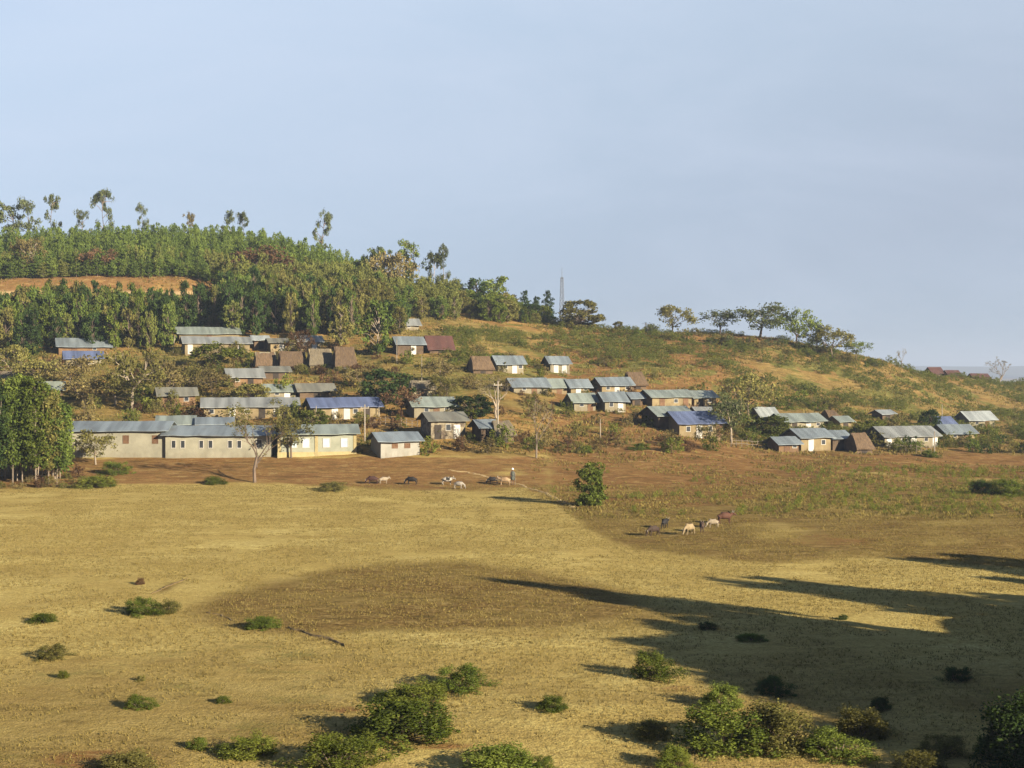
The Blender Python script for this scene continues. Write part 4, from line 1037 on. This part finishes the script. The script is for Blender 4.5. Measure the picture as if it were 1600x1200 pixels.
# ------------------------------------------------------------------ bushes of the meadow
BUSH = [
 (225,962,56,32,'leaf_green',0,'dark green twin bush with a long shadow beside an old furrow'),
 (262,960,44,27,'leaf_olive',1,'olive bush growing against the twin bush beside an old furrow'),
 (408,984,46,25,'leaf_green',2,'small green bush at the upper end of the dark furrow'),
 (57,974,38,18,'leaf_green',3,'sprawling little green bush farthest out on the open straw'),
 (82,1032,46,26,'leaf_olive',0,'olive bush with a reddish base on the open straw'),
 (95,1062,18,17,'leaf_lime',1,'tiny bright green sprig just below the olive bush'),
 (218,1108,38,26,'leaf_green',2,'round green bush alone on the lower straw'),
 (350,1101,20,15,'leaf_green',3,'tiny dark green sprig between the round bush and the large clump'),
 (219,914,15,14,'leaf_brown',1,'tiny brown withered bush with a thin dark shadow'),
 (218,1066,14,12,'leaf_olive',0,'tiny olive sprig above the round bush'),
 (725,1084,80,46,'leaf_green',0,'dense dark green bush heading the diagonal row'),
 (660,1105,92,44,'leaf_lime',1,'wide bright green bush second in the diagonal row'),
 (612,1100,44,26,'leaf_green',2,'small dark green bush at the shadow side of the diagonal row'),
 (608,1168,140,78,'leaf_green',3,'largest spreading green bush at the centre of the clump'),
 (520,1208,120,72,'leaf_lime',0,'yellow-green bush cut by the bottom edge of the view'),
 (395,1190,84,42,'leaf_lime',1,'yellowish bush on the lit side of a long shadow'),
 (305,1174,26,26,'leaf_green',2,'small upright green bush near the yellowish bush'),
 (190,1210,84,40,'leaf_olive',3,'brownish green bush beside a reddish bare patch at the bottom edge'),
 (865,1112,48,27,'leaf_green',1,'lone low green bush between the two big clumps'),
 (1030,1063,64,52,'leaf_green',0,'upright bright green bush at the tip of the great shadow'),
 (1014,1156,60,34,'leaf_olive',2,'low olive bush casting a broad shadow'),
 (1056,1206,54,44,'leaf_lime',3,'bright green bush at the bottom edge below the low olive bush'),
 (1136,1108,66,48,'leaf_green',1,'green bush crowning the large thicket'),
 (1145,1182,128,92,'leaf_green',0,'largest dark bush of the thicket'),
 (1232,1178,104,92,'leaf_olive',3,'tall olive bush in the middle of the thicket'),
 (1318,1188,88,50,'leaf_green',2,'low rounded green bush at the end of the thicket'),
 (1345,1160,88,60,'leaf_olive',1,'golden-topped bush behind the end of the thicket'),
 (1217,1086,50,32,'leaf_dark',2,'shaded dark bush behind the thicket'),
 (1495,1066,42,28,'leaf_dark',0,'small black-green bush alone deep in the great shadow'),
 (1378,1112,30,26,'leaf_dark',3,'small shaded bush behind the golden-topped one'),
 (1480,1186,64,38,'leaf_olive',0,'half-lit olive bush at the edge of the shade'),
 (1548,1190,56,44,'leaf_green',1,'green bush in front of the dark corner tree'),
 (1440,1212,70,44,'leaf_olive',2,'olive bush on the bottom edge in front of the shade'),
 (775,1214,110,58,'leaf_green',2,'dark green bush on the bottom edge between the clumps'),
 (845,1208,40,26,'leaf_green',0,'little green bush tucked against the bottom edge bush'),
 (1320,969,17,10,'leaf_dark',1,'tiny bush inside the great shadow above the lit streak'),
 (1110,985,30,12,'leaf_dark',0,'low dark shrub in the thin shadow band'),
 (1180,1003,40,14,'leaf_green',3,'low green shrub in the upper part of the great shadow'),
 (330,758,32,18,'leaf_green',1,'green bush at the straw edge below the windows building'),
 (520,768,44,18,'leaf_olive',2,'thin olive bush on the edge of the straw meadow'),
 (135,763,58,24,'leaf_lime',3,'green bush at the foot of the grove'),
 (178,742,40,28,'leaf_green',0,'green bush below the small vase-shaped tree'),
 (916,708,28,17,'leaf_green',1,'small green bush above the lone upright tree'),
 (1000,704,28,15,'leaf_green',2,'low green bush below the bright blue roof'),
 (1545,772,38,28,'leaf_dark',3,'dark green bush standing in the weedy field'),
 (1588,775,52,32,'leaf_green',0,'larger green bush at the edge of the weedy field'),
 (1452,715,26,16,'leaf_green',1,'small green bush at the foot of the field pole'),
]
for (px, base, w, h, lf, v, lab) in BUSH:
    p = at(px, base); s = F/p.y
    grow('bush', 'bush', v, lf, p + Vector((0, w/s*.3, 0)), w/s*1.36, h/s*.78, lab, 'bush', 'bushes of the straw meadow' if base > 800 else None)

# --- dark tree in the lower corner and the trees outside the frame whose shadows reach the meadow
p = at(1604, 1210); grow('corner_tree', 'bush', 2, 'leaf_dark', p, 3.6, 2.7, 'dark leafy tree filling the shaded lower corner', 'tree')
sd = Vector((-math.sin(SUN_AZ), -math.cos(SUN_AZ), 0)); TL = 1/math.tan(SUN_EL)
CAST = [  # where on the meadow (line of sight) each tree's shadow ends, crown width, kind
 (775,906,3.6,'poplar'),(850,917,3.4,'poplar'),(930,935,3.2,'poplar'),(1010,1002,5,'poplar'),(1040,978,5,'poplar'),(1075,966,5,'wood'),(1100,1012,6,'poplar'),(1110,1042,6,'round'),(1150,1062,6,'poplar'),
 (1045,1000,7,'poplar'),(1065,1022,7,'poplar'),(1092,986,7,'poplar'),(1125,972,6,'poplar'),(1130,1022,7,'poplar'),(1110,1003,7,'poplar'),(1180,1020,8,'poplar'),(1240,1045,8,'poplar'),
 (1200,1042,7,'round'),(1170,985,6,'poplar'),(1250,1072,7,'round'),(1300,1092,7,'poplar'),(1150,909,4,'poplar'),(1190,906,4,'wood'),(1250,913,4.5,'poplar'),(1330,932,5,'poplar'),(1400,950,5,'wood'),
 (1290,1010,6,'poplar'),(1440,1010,6,'poplar'),(1430,873,5,'poplar'),(1480,881,5,'wood'),(1500,869,5,'poplar'),(1560,905,4,'poplar'),(1360,1130,6,'poplar'),(1430,1110,7,'round'),(1230,1000,7,'round'),(1330,1050,7,'round'),(1500,930,6,'poplar'),(1480,1150,5,'poplar'),
]
for k, (tx, tr, w, kd) in enumerate(CAST):
    tip = at(tx, tr); t = 4.0
    while True:
        q = tip - sd*t; q.z = float(terr(q.x, q.y))
        if q.x > .46*q.y + 4 + w*.5 and (t/TL + tip.z - q.z > 3.0): break
        t += .5
        if t > 70: break
    h = min(14, max(2.5, t/TL + tip.z - q.z + .4))
    grow('hillside_tree', kd, k % 4, 'leaf_green', q, w, h, 'leafy green tree beside the meadow casting the great shadow', 'tree', 'trees beside the meadow casting the great shadow')

# ------------------------------------------------------------------ shrubs of the slopes
def keep_r(px, row, X, Y): return row < 700 and px > 690 and fbm(X/14, Y/14, 61, 3) > .42 and not (row > 575 and px < 1130) and not (Y > 345 and px < 1390) 
rs = random.Random(9); rest = []
for k, (X, Y, z, px, row) in enumerate(sorted(scatter(1900, 214, 425, 690, 1680, 1.3, 21, keep_r), key=lambda t: t[1] + 60*vnoise(t[0]*3, t[1]*3, 8))):
    w = rs.uniform(1.3, 4.4); h = w*rs.uniform(.35, .58)
    if k < 280 and px < 1615: grow('slope_shrub', 'scrub', k % 5, rs.choice(['leaf_shrub', 'leaf_shrub', 'leaf_green', 'leaf_olive', 'leaf_lime', 'leaf_tan']), (X, Y, z), w, h, 'low shrub dotted over the bare orange slope under the ridge', 'shrub', 'shrubs dotted over the bare slope')
    else: rest.append((X, Y, z, w*.8, h*.8))
join_stuff('undergrowth', rest, 'scrub', 'leaf_shrub', 'bark', 'low green scrub covering the upper slope under the ridge', 'scrub', 5)
def keep_v(px, row, X, Y): return 545 < row < 712 and not (85 < px < 175 and row < 590) and fbm(X/9, Y/9, 63, 3) > .42
for k, (X, Y, z, px, row) in enumerate(scatter(250, 184, 268, -10, 1130, 2.0, 22, keep_v)):
    w = rs.uniform(1.4, 4.2)*(1.2 if px < 480 else .85); h = w*rs.uniform(.5, .85)
    grow('village_shrub', 'scrub', k % 5, rs.choice(['leaf_shrub', 'leaf_olive', 'leaf_tan', 'leaf_tan', 'leaf_olive', 'leaf_brown', 'leaf_lime']), (X, Y, z), w, h, 'dry bushy shrub growing among the village houses', 'shrub', 'shrubs among the village houses')
for k in range(44):
    px, row = (rs.uniform(392, 575), rs.uniform(577, 586)) if k < 22 else (rs.uniform(800, 1130), rs.choice([619, 645, 690]) + rs.uniform(-2, 6))
    p = at(px, row); w = rs.uniform(1.2, 2.6)
    grow('village_shrub', 'scrub', k % 5, rs.choice(['leaf_olive', 'leaf_tan', 'leaf_shrub', 'leaf_brown']), p, w, w*rs.uniform(.5, .8), 'dry bushy shrub growing among the village houses', 'shrub', 'shrubs among the village houses')
for k in range(26):
    px, row = rs.uniform(-20, 130), rs.uniform(738, 764); p = at(px, row); w = rs.uniform(.9, 2.0)
    grow('grove_shrub', 'scrub', k % 5, rs.choice(['leaf_olive', 'leaf_brown', 'leaf_tan', 'leaf_shrub']), p, w, w*rs.uniform(.5, .9), 'low brownish undergrowth shrub at the foot of the thin-stemmed grove', 'shrub', 'undergrowth shrubs of the grove')
for k in range(26):
    px = rs.uniform(1385, 1640); row = rs.uniform(690, 709); p = at(px, row); w = rs.uniform(1.8, 3.4)
    grow('hedge_shrub', 'scrub', k % 5, rs.choice(['leaf_shrub', 'leaf_green', 'leaf_dark', 'leaf_olive']), p, w, w*rs.uniform(.5, .75), 'leafy shrub in the ragged hedge below the long house with white doors', 'shrub', 'hedge shrubs below the long house')

# ------------------------------------------------------------------ grass tufts and weeds
def tufts(name, n, ylo, yhi, pxlo, pxhi, hlo, hhi, mat, label, seed, keep=None, blades=3, wid=.25):
    r = np.random.default_rng(seed)
    Y = np.sqrt(r.uniform(ylo**2, yhi**2, n)); px = r.uniform(pxlo, pxhi, n); X = (px-800)/F*Y
    if keep is not None:
        k = keep(X, Y, *px_of(X, Y, terr(X, Y))); X, Y = X[k], Y[k]
    X = np.repeat(X, blades) + r.normal(size=len(X)*blades)*.06; Y = np.repeat(Y, blades) + r.normal(size=len(Y)*blades)*.06
    Z = terr(X, Y); m = len(X)
    h = r.uniform(hlo, hhi, m); a = r.uniform(0, 6.28, m); w = h*wid
    lx, ly = r.normal(size=m)*h*.45, r.normal(size=m)*h*.45
    A = np.stack([X-np.cos(a)*w, Y-np.sin(a)*w, Z-.02], -1); B = np.stack([X+np.cos(a)*w, Y+np.sin(a)*w, Z-.02], -1); C = np.stack([X+lx, Y+ly, Z+h], -1)
    V = np.stack([A, B, C], 1).reshape(-1, 3)
    return tag(link(name, np_mesh(name, V, None, np.arange(3*m).reshape(-1, 3), mat=mat)), label, 'grass', kind='stuff')
M['straw_blade'] = leafmat('straw_blade', (0.155, 0.115, 0.034), (0.25, 0.195, 0.065), trans=.25, scale=.2)
M['weed_blade'] = leafmat('weed_blade', (0.10, 0.085, 0.022), (0.25, 0.19, 0.06), trans=.25, scale=.25)
tufts('dry_grass', 150000, 43, 165, -60, 1660, .04, .12, M['straw_blade'], 'short dry straw-coloured grass of the meadow', 1, lambda X, Y, px, row: fbm(X/5, Y/7, 75, 3) + .3*(vnoise(X/1.3, Y/1.3, 76) - .5) > .36)
tufts('weeds', 26000, 128, 205, 830, 1680, .07, .28, M['weed_blade'], 'weedy olive stubble of the field behind the meadow', 2,
      lambda X, Y, px, row: (row > 712) & (row < np.interp(px, [820, 870, 930, 1000, 1200, 1350, 1600, 1900], [765, 790, 835, 862, 880, 872, 888, 895])) & (fbm(X/5, Y/5, 71, 3) + .4*vnoise(X/.7, Y/1.1, 4) > .68))
tufts('slope_grass', 42000, 185, 345, -60, 1660, .15, .5, M['weed_blade'], 'dry grass and low scrub covering the slopes', 3, lambda X, Y, px, row: (row < 712) & (fbm(X/8, Y/8, 73, 3) > .42))

rest = []
for (X, Y, z, px, row) in scatter(520, 132, 200, 860, 1690, 1.0, 55, lambda px, row, X, Y: 730 < row < 850 - max(0, 1000-px)*.3 and vnoise(X/6, Y/6, 91) + .5*sstep(1150, 1350, px)*(row < 805) > .72):
    w = rs.uniform(.45, 1.1); rest.append((X, Y, z, w, w*rs.uniform(.45, .8)))
join_stuff('crop_stubble', rest, 'scrub', 'leaf_lime', 'bark', 'small green plants speckled over the weedy brown field', 'weeds', 5)

# ------------------------------------------------------------------ cattle and herder
def skin_mesh(name, verts, edges, radii, root=0, sub=1):
    me = bpy.data.meshes.new(name + '_skeleton'); me.from_pydata(verts, edges, [])
    o = bpy.data.objects.new(name + '_skeleton', me); COL.objects.link(o)
    o.modifiers.new('skin', 'SKIN'); ss = o.modifiers.new('sub', 'SUBSURF'); ss.levels = sub; ss.render_levels = sub
    for i, r in enumerate(radii):
        sv = me.skin_vertices[0].data[i]; sv.radius = r if isinstance(r, tuple) else (r, r); sv.use_root = (i == root)
    bpy.context.view_layer.update()
    dg = bpy.context.evaluated_depsgraph_get()
    out = bpy.data.meshes.new_from_object(o.evaluated_get(dg)); out.name = name
    bpy.data.objects.remove(o); bpy.data.meshes.remove(me)
    for q in out.polygons: q.use_smooth = True
    return out
def cow_mesh(graze):
    v = [(0, 0, .92), (-.45, 0, .97), (-.75, 0, .97), (.4, 0, .95), (.62, 0, 1.04)]
    r = [(.34, .42), (.29, .36), (.24, .28), (.29, .4), (.21, .3)]
    e = [(0, 1), (1, 2), (0, 3), (3, 4)]
    if graze: nk = [(.95, 0, .85), (1.12, 0, .52), (1.2, 0, .38), (1.27, 0, .2), (1.3, 0, .12)]
    else: nk = [(.85, 0, 1.14), (1.02, 0, 1.2), (1.13, 0, 1.17), (1.3, 0, 1.0), (1.38, 0, .92)]
    rr = [(.14, .19), (.11, .13), (.1, .12), (.075, .085), (.06, .065)]
    p = 4
    for q, w in zip(nk, rr):
        v.append(q); r.append(w); e.append((p, len(v)-1)); p = len(v)-1
    hd = 6
    for s in (-1, 1):      # ears
        v.append((nk[1][0], s*.24, nk[1][2])); r.append((.03, .05)); e.append((hd, len(v)-1))
    v.append((.5, 0, 1.42)); r.append(.09); e.append((3, len(v)-1))      # hump
    for s in (-1, 1):
        for (bx, bi, pts) in ((.45, 3, [(.5, .15, .72, .1), (.5, .15, .42, .06), (.5+.06*s, .15, .04, .05)]), (-.65, 2, [(-.68, .16, .72, .13), (-.82, .16, .42, .065), (-.74-.08*s, .16, .04, .05)])):
            q = bi
            for (x, y, z, w) in pts:
                v.append((x, s*y, z)); r.append(w); e.append((q, len(v)-1)); q = len(v)-1
    q = 2
    for (x, z, w) in ((-.98, .98, .04), (-1.03, .7, .028), (-1.02, .42, .035)):
        v.append((x, 0, z)); r.append(w); e.append((q, len(v)-1)); q = len(v)-1
    return skin_mesh('cow_body', v, e, r), Vector(nk[1])
def hide(name, c1, c2, lo=.48, hi=.52, scale=1.6): return solid(name, c1, c2, scale, rough=.8, lo=lo, hi=hi)
HIDE = {'maroon': hide('maroon_hide', (0.020, 0.009, 0.008), (0.041, 0.016, 0.012), .3, .7), 'white': hide('white_hide', (0.150, 0.116, 0.075), (0.231, 0.190, 0.136), .3, .7),
        'black': hide('black_hide', (0.006, 0.005, 0.005), (0.014, 0.012, 0.012), .3, .7), 'pied': hide('pied_hide', (0.009, 0.008, 0.007), (0.253, 0.224, 0.184)),
        'spot': hide('spotted_hide', (0.049, 0.037, 0.029), (0.265, 0.233, 0.188), .36, .42, 2.2), 'tan': hide('tan_hide', (0.184, 0.114, 0.057), (0.245, 0.172, 0.098), .3, .7),
        'brown': hide('brown_hide', (0.025, 0.014, 0.009), (0.045, 0.026, 0.016), .3, .7), 'red': hide('red_hide', (0.051, 0.019, 0.010), (0.075, 0.029, 0.015), .3, .7), 'cream': hide('cream_hide', (0.177, 0.129, 0.068), (0.245, 0.184, 0.102), .3, .7)}
M['horn'] = solid('horn', (0.2, 0.17, 0.13), (0.4, 0.36, 0.3), 3)
CM = {g: cow_mesh(g) for g in (0, 1)}
horn_me = {}
for g in (0, 1):
    for s in (-1, 1):
        c = CM[g][1]; mb = MB()
        f = .05 if g else 0
        mb.tube([(c.x-.02, s*.08, c.z+.08), (c.x+f, s*.2, c.z+.2), (c.x+.02+f, s*.2, c.z+.38)], [.03, .024, .008], 5); horn_me[g, s] = mb.mesh('horn', M['horn'])
def cow(px, row, hd, graze, hidek, label, group, sc=1.0, name='cow'):
    p = at(px, row)
    r = tag(empty(name, p, math.radians(hd), (sc*.71, sc*.71, sc*.71)), label, 'cow', group)
    me = CM[graze][0].copy(); me.materials.clear(); me.materials.append(HIDE[hidek]); link('body', me, r)
    for s in (-1, 1): link('horn', horn_me[graze, s], r)
g1, g2 = 'cattle along the far edge of the meadow', 'cattle grazing in the weedy field'
cow(582, 757, 185, 1, 'maroon', 'dark maroon cow at the tail of the meadow-edge herd', g1)
cow(600, 756, 20, 0, 'white', 'whitish cow beside the dark maroon one', g1, .85)
cow(643, 758, 170, 1, 'black', 'black cow grazing alone between the two pairs', g1)
cow(699, 758, 10, 0, 'pied', 'black and white cow in the middle of the meadow-edge herd', g1)
cow(717, 764, -20, 1, 'spot', 'pale spotted cow in front of the black and white one', g1, .9)
cow(770, 757, 190, 1, 'black', 'black cow behind the tan cow near the herder', g1, .9)
cow(788, 759, 175, 0, 'tan', 'tan cow standing in front of the herder', g1, 1.05)
cow(1021, 838, 215, 1, 'brown', 'dark brown cow nearest the straw in the weedy field', g2, .9)
cow(1039, 826, 60, 0, 'black', 'black cow uphill of the nearest dark brown cow', g2, .85)
cow(1077, 836, 225, 1, 'cream', 'cream cow turned towards the viewer in the weedy field', g2, .95)
cow(1097, 832, 80, 0, 'brown', 'dark brown cow between the cream and the white cow', g2, .9)
cow(1114, 825, 200, 1, 'white', 'white cow grazing beside the red-brown one', g2, .8)
cow(1133, 819, 15, 0, 'red', 'long red-brown cow, farthest uphill in the weedy field', g2, 1.1)

# herder
p = at(801, 758)
v = [(0, 0, .95), (0, 0, 1.2), (0, 0, 1.42), (0, 0, 1.53), (0, .0, 1.66), (0, .01, 1.74)]
r = [(.15, .11), (.15, .11), (.15, .1), (.055, .06), (.085, .1), (.06, .07)]
e = [(0, 1), (1, 2), (2, 3), (3, 4), (4, 5)]
for s in (-1, 1):
    q = 0
    for (x, y, z, w) in ((.1, 0, .88, .09), (.12, .02*s, .5, .06), (.12, .08*s, .09, .045), (.13, .08*s-.14, .04, .04)):
        v.append((s*x, y, z)); r.append(w); e.append((q, len(v)-1)); q = len(v)-1
    q = 2
    for (x, y, z, w) in ((.21, 0, 1.4, .06), (.27, -.02, 1.12, .045), (.22, -.2, .95, .036), (.2, -.27, .92, .03)):
        v.append((s*x, y, z)); r.append(w); e.append((q, len(v)-1)); q = len(v)-1
M['skin'] = solid('skin', (0.09, 0.05, 0.03), (0.13, 0.075, 0.05), 4)
M['cloth_dark'] = solid('dark_cloth', (0.03, 0.035, 0.03), (0.07, 0.075, 0.06), 3)
M['cloth_white'] = solid('white_cloth', (0.62, 0.6, 0.55), (0.78, 0.76, 0.7), 3)
per = tag(empty('person', p, math.radians(20), (1.08, 1.08, 1.08)), 'person in dark clothing and a white head covering standing behind the tan cow', 'person')
link('body', skin_mesh('person_body', v, e, r), per, M['skin'])
mb = MB()
mb.tube([(0, 0, .55), (0, 0, .8), (0, 0, 1.05), (0, 0, 1.3), (0, 0, 1.44), (0, 0, 1.5)], [.26, .235, .215, .225, .2, .09], 12); link('tunic', mb.mesh('tunic', M['cloth_dark'], True), per)
mb = MB(); mb.tube([(0, 0, 1.66), (0, .01, 1.74), (0, .02, 1.82), (0, .02, 1.86)], [.125, .135, .1, .03], 10); link('head_covering', mb.mesh('head_covering', M['cloth_white'], True), per)
o = tag(link('herding_stick', (lambda b: (b.tube([(0, 0, 0), (.02, 0, .8), (0, 0, 1.5)], [.018, .016, .014], 5), b.mesh('herding_stick', M['pole']))[1])(MB())), 'thin wooden stick in the hand of the herder', 'stick')
o.location = p + Vector((.32, -.2, 0)); 

# ------------------------------------------------------------------ air, sky, sun, camera
mb = MB(); mb.box(-9800, 9800, -1200, 13800, -60, 78)
m, nt, out = newmat('air_haze')
pv = N(nt, 'ShaderNodeVolumePrincipled'); pv.inputs['Density'].default_value = 2.1e-4
pv.inputs['Color'].default_value = (0.45, 0.53, 0.68, 1); pv.inputs['Anisotropy'].default_value = 0.1
nt.links.new(pv.outputs[0], out.inputs['Volume'])
tag(link('haze', mb.mesh('haze', m)), kind='stuff')

w = bpy.data.worlds.new('World'); S.world = w; w.use_nodes = True
nt = w.node_tree; nt.nodes.clear()
wo = nt.nodes.new('ShaderNodeOutputWorld'); bg = nt.nodes.new('ShaderNodeBackground')
sky = nt.nodes.new('ShaderNodeTexSky'); sky.sky_type = 'NISHITA'; sky.sun_disc = False
sky.sun_elevation = SUN_EL; sky.sun_rotation = SUN_AZ
sky.altitude = 1900; sky.air_density = 0.7; sky.dust_density = 0.5; sky.ozone_density = 1.5
tc = nt.nodes.new('ShaderNodeTexCoord'); D_ = tc.outputs['Generated']
sx = nt.nodes.new('ShaderNodeSeparateXYZ'); nt.links.new(D_, sx.inputs[0])
# bright sky added ahead of the camera only, rest left dim; faint cloud wisps
view_sky = ramp(nt, mth(nt, 'MULTIPLY_ADD', sx.outputs['X'], -.35, sx.outputs['Z']), [(0.0, (2.6, 3.03, 3.7)), (.14, (3.15, 3.78, 4.6)), (.32, (3.65, 4.45, 5.5)), (.7, (3.0, 4.0, 6.2))]).outputs[0]
mp = N(nt, 'ShaderNodeMapping'); mp.inputs['Scale'].default_value = (1.2, 1.2, 4.0); mp.inputs['Rotation'].default_value = (0, .3, 0)
nt.links.new(D_, mp.inputs['Vector'])
cl = noise(nt, 2.2, 7, .6, mp.outputs[0], .5)
view_sky = mixc(nt, ramp(nt, cl, [(.38, (0, 0, 0)), (.75, (.36, .36, .36))]).outputs[0], view_sky, (4.6, 5.0, 5.9))
vf_ = ramp(nt, sx.outputs['Y'], [(.45, (0, 0, 0)), (.85, (.92, .92, .92))]).outputs[0]
cc = mixc(nt, vf_, sky.outputs[0], view_sky)
nt.links.new(cc, bg.inputs['Color']); bg.inputs['Strength'].default_value = 0.05
nt.links.new(bg.outputs[0], wo.inputs['Surface'])

sl = bpy.data.lights.new('sun', 'SUN'); sl.energy = 5.0; sl.angle = math.radians(.5); sl.color = (1.0, .88, .68)
so = bpy.data.objects.new('sun', sl); COL.objects.link(so)
sv = Vector((math.sin(SUN_AZ)*math.cos(SUN_EL), math.cos(SUN_AZ)*math.cos(SUN_EL), math.sin(SUN_EL)))
so.rotation_euler = sv.to_track_quat('Z', 'Y').to_euler(); so.location = (120, -110, 75)

cd = bpy.data.cameras.new('camera'); cd.sensor_width = 36; cd.lens = 36*F/1600; cd.clip_start = .5; cd.clip_end = 40000
co = bpy.data.objects.new('camera', cd); COL.objects.link(co); co.location = (0, 0, CAMZ)
co.rotation_euler = (math.pi/2 - PITCH, 0, 0); S.camera = co
S.view_settings.view_transform = 'Standard'; S.view_settings.look = 'None'; S.view_settings.gamma = 1; S.view_settings.exposure = 1.72
S.render.engine = 'CYCLES'
c = S.cycles; c.max_bounces = 5; c.diffuse_bounces = 3; c.glossy_bounces = 2; c.transmission_bounces = 3; c.transparent_max_bounces = 4; c.volume_bounces = 0
c.use_denoising = True; c.use_adaptive_sampling = True; c.adaptive_threshold = 0.015
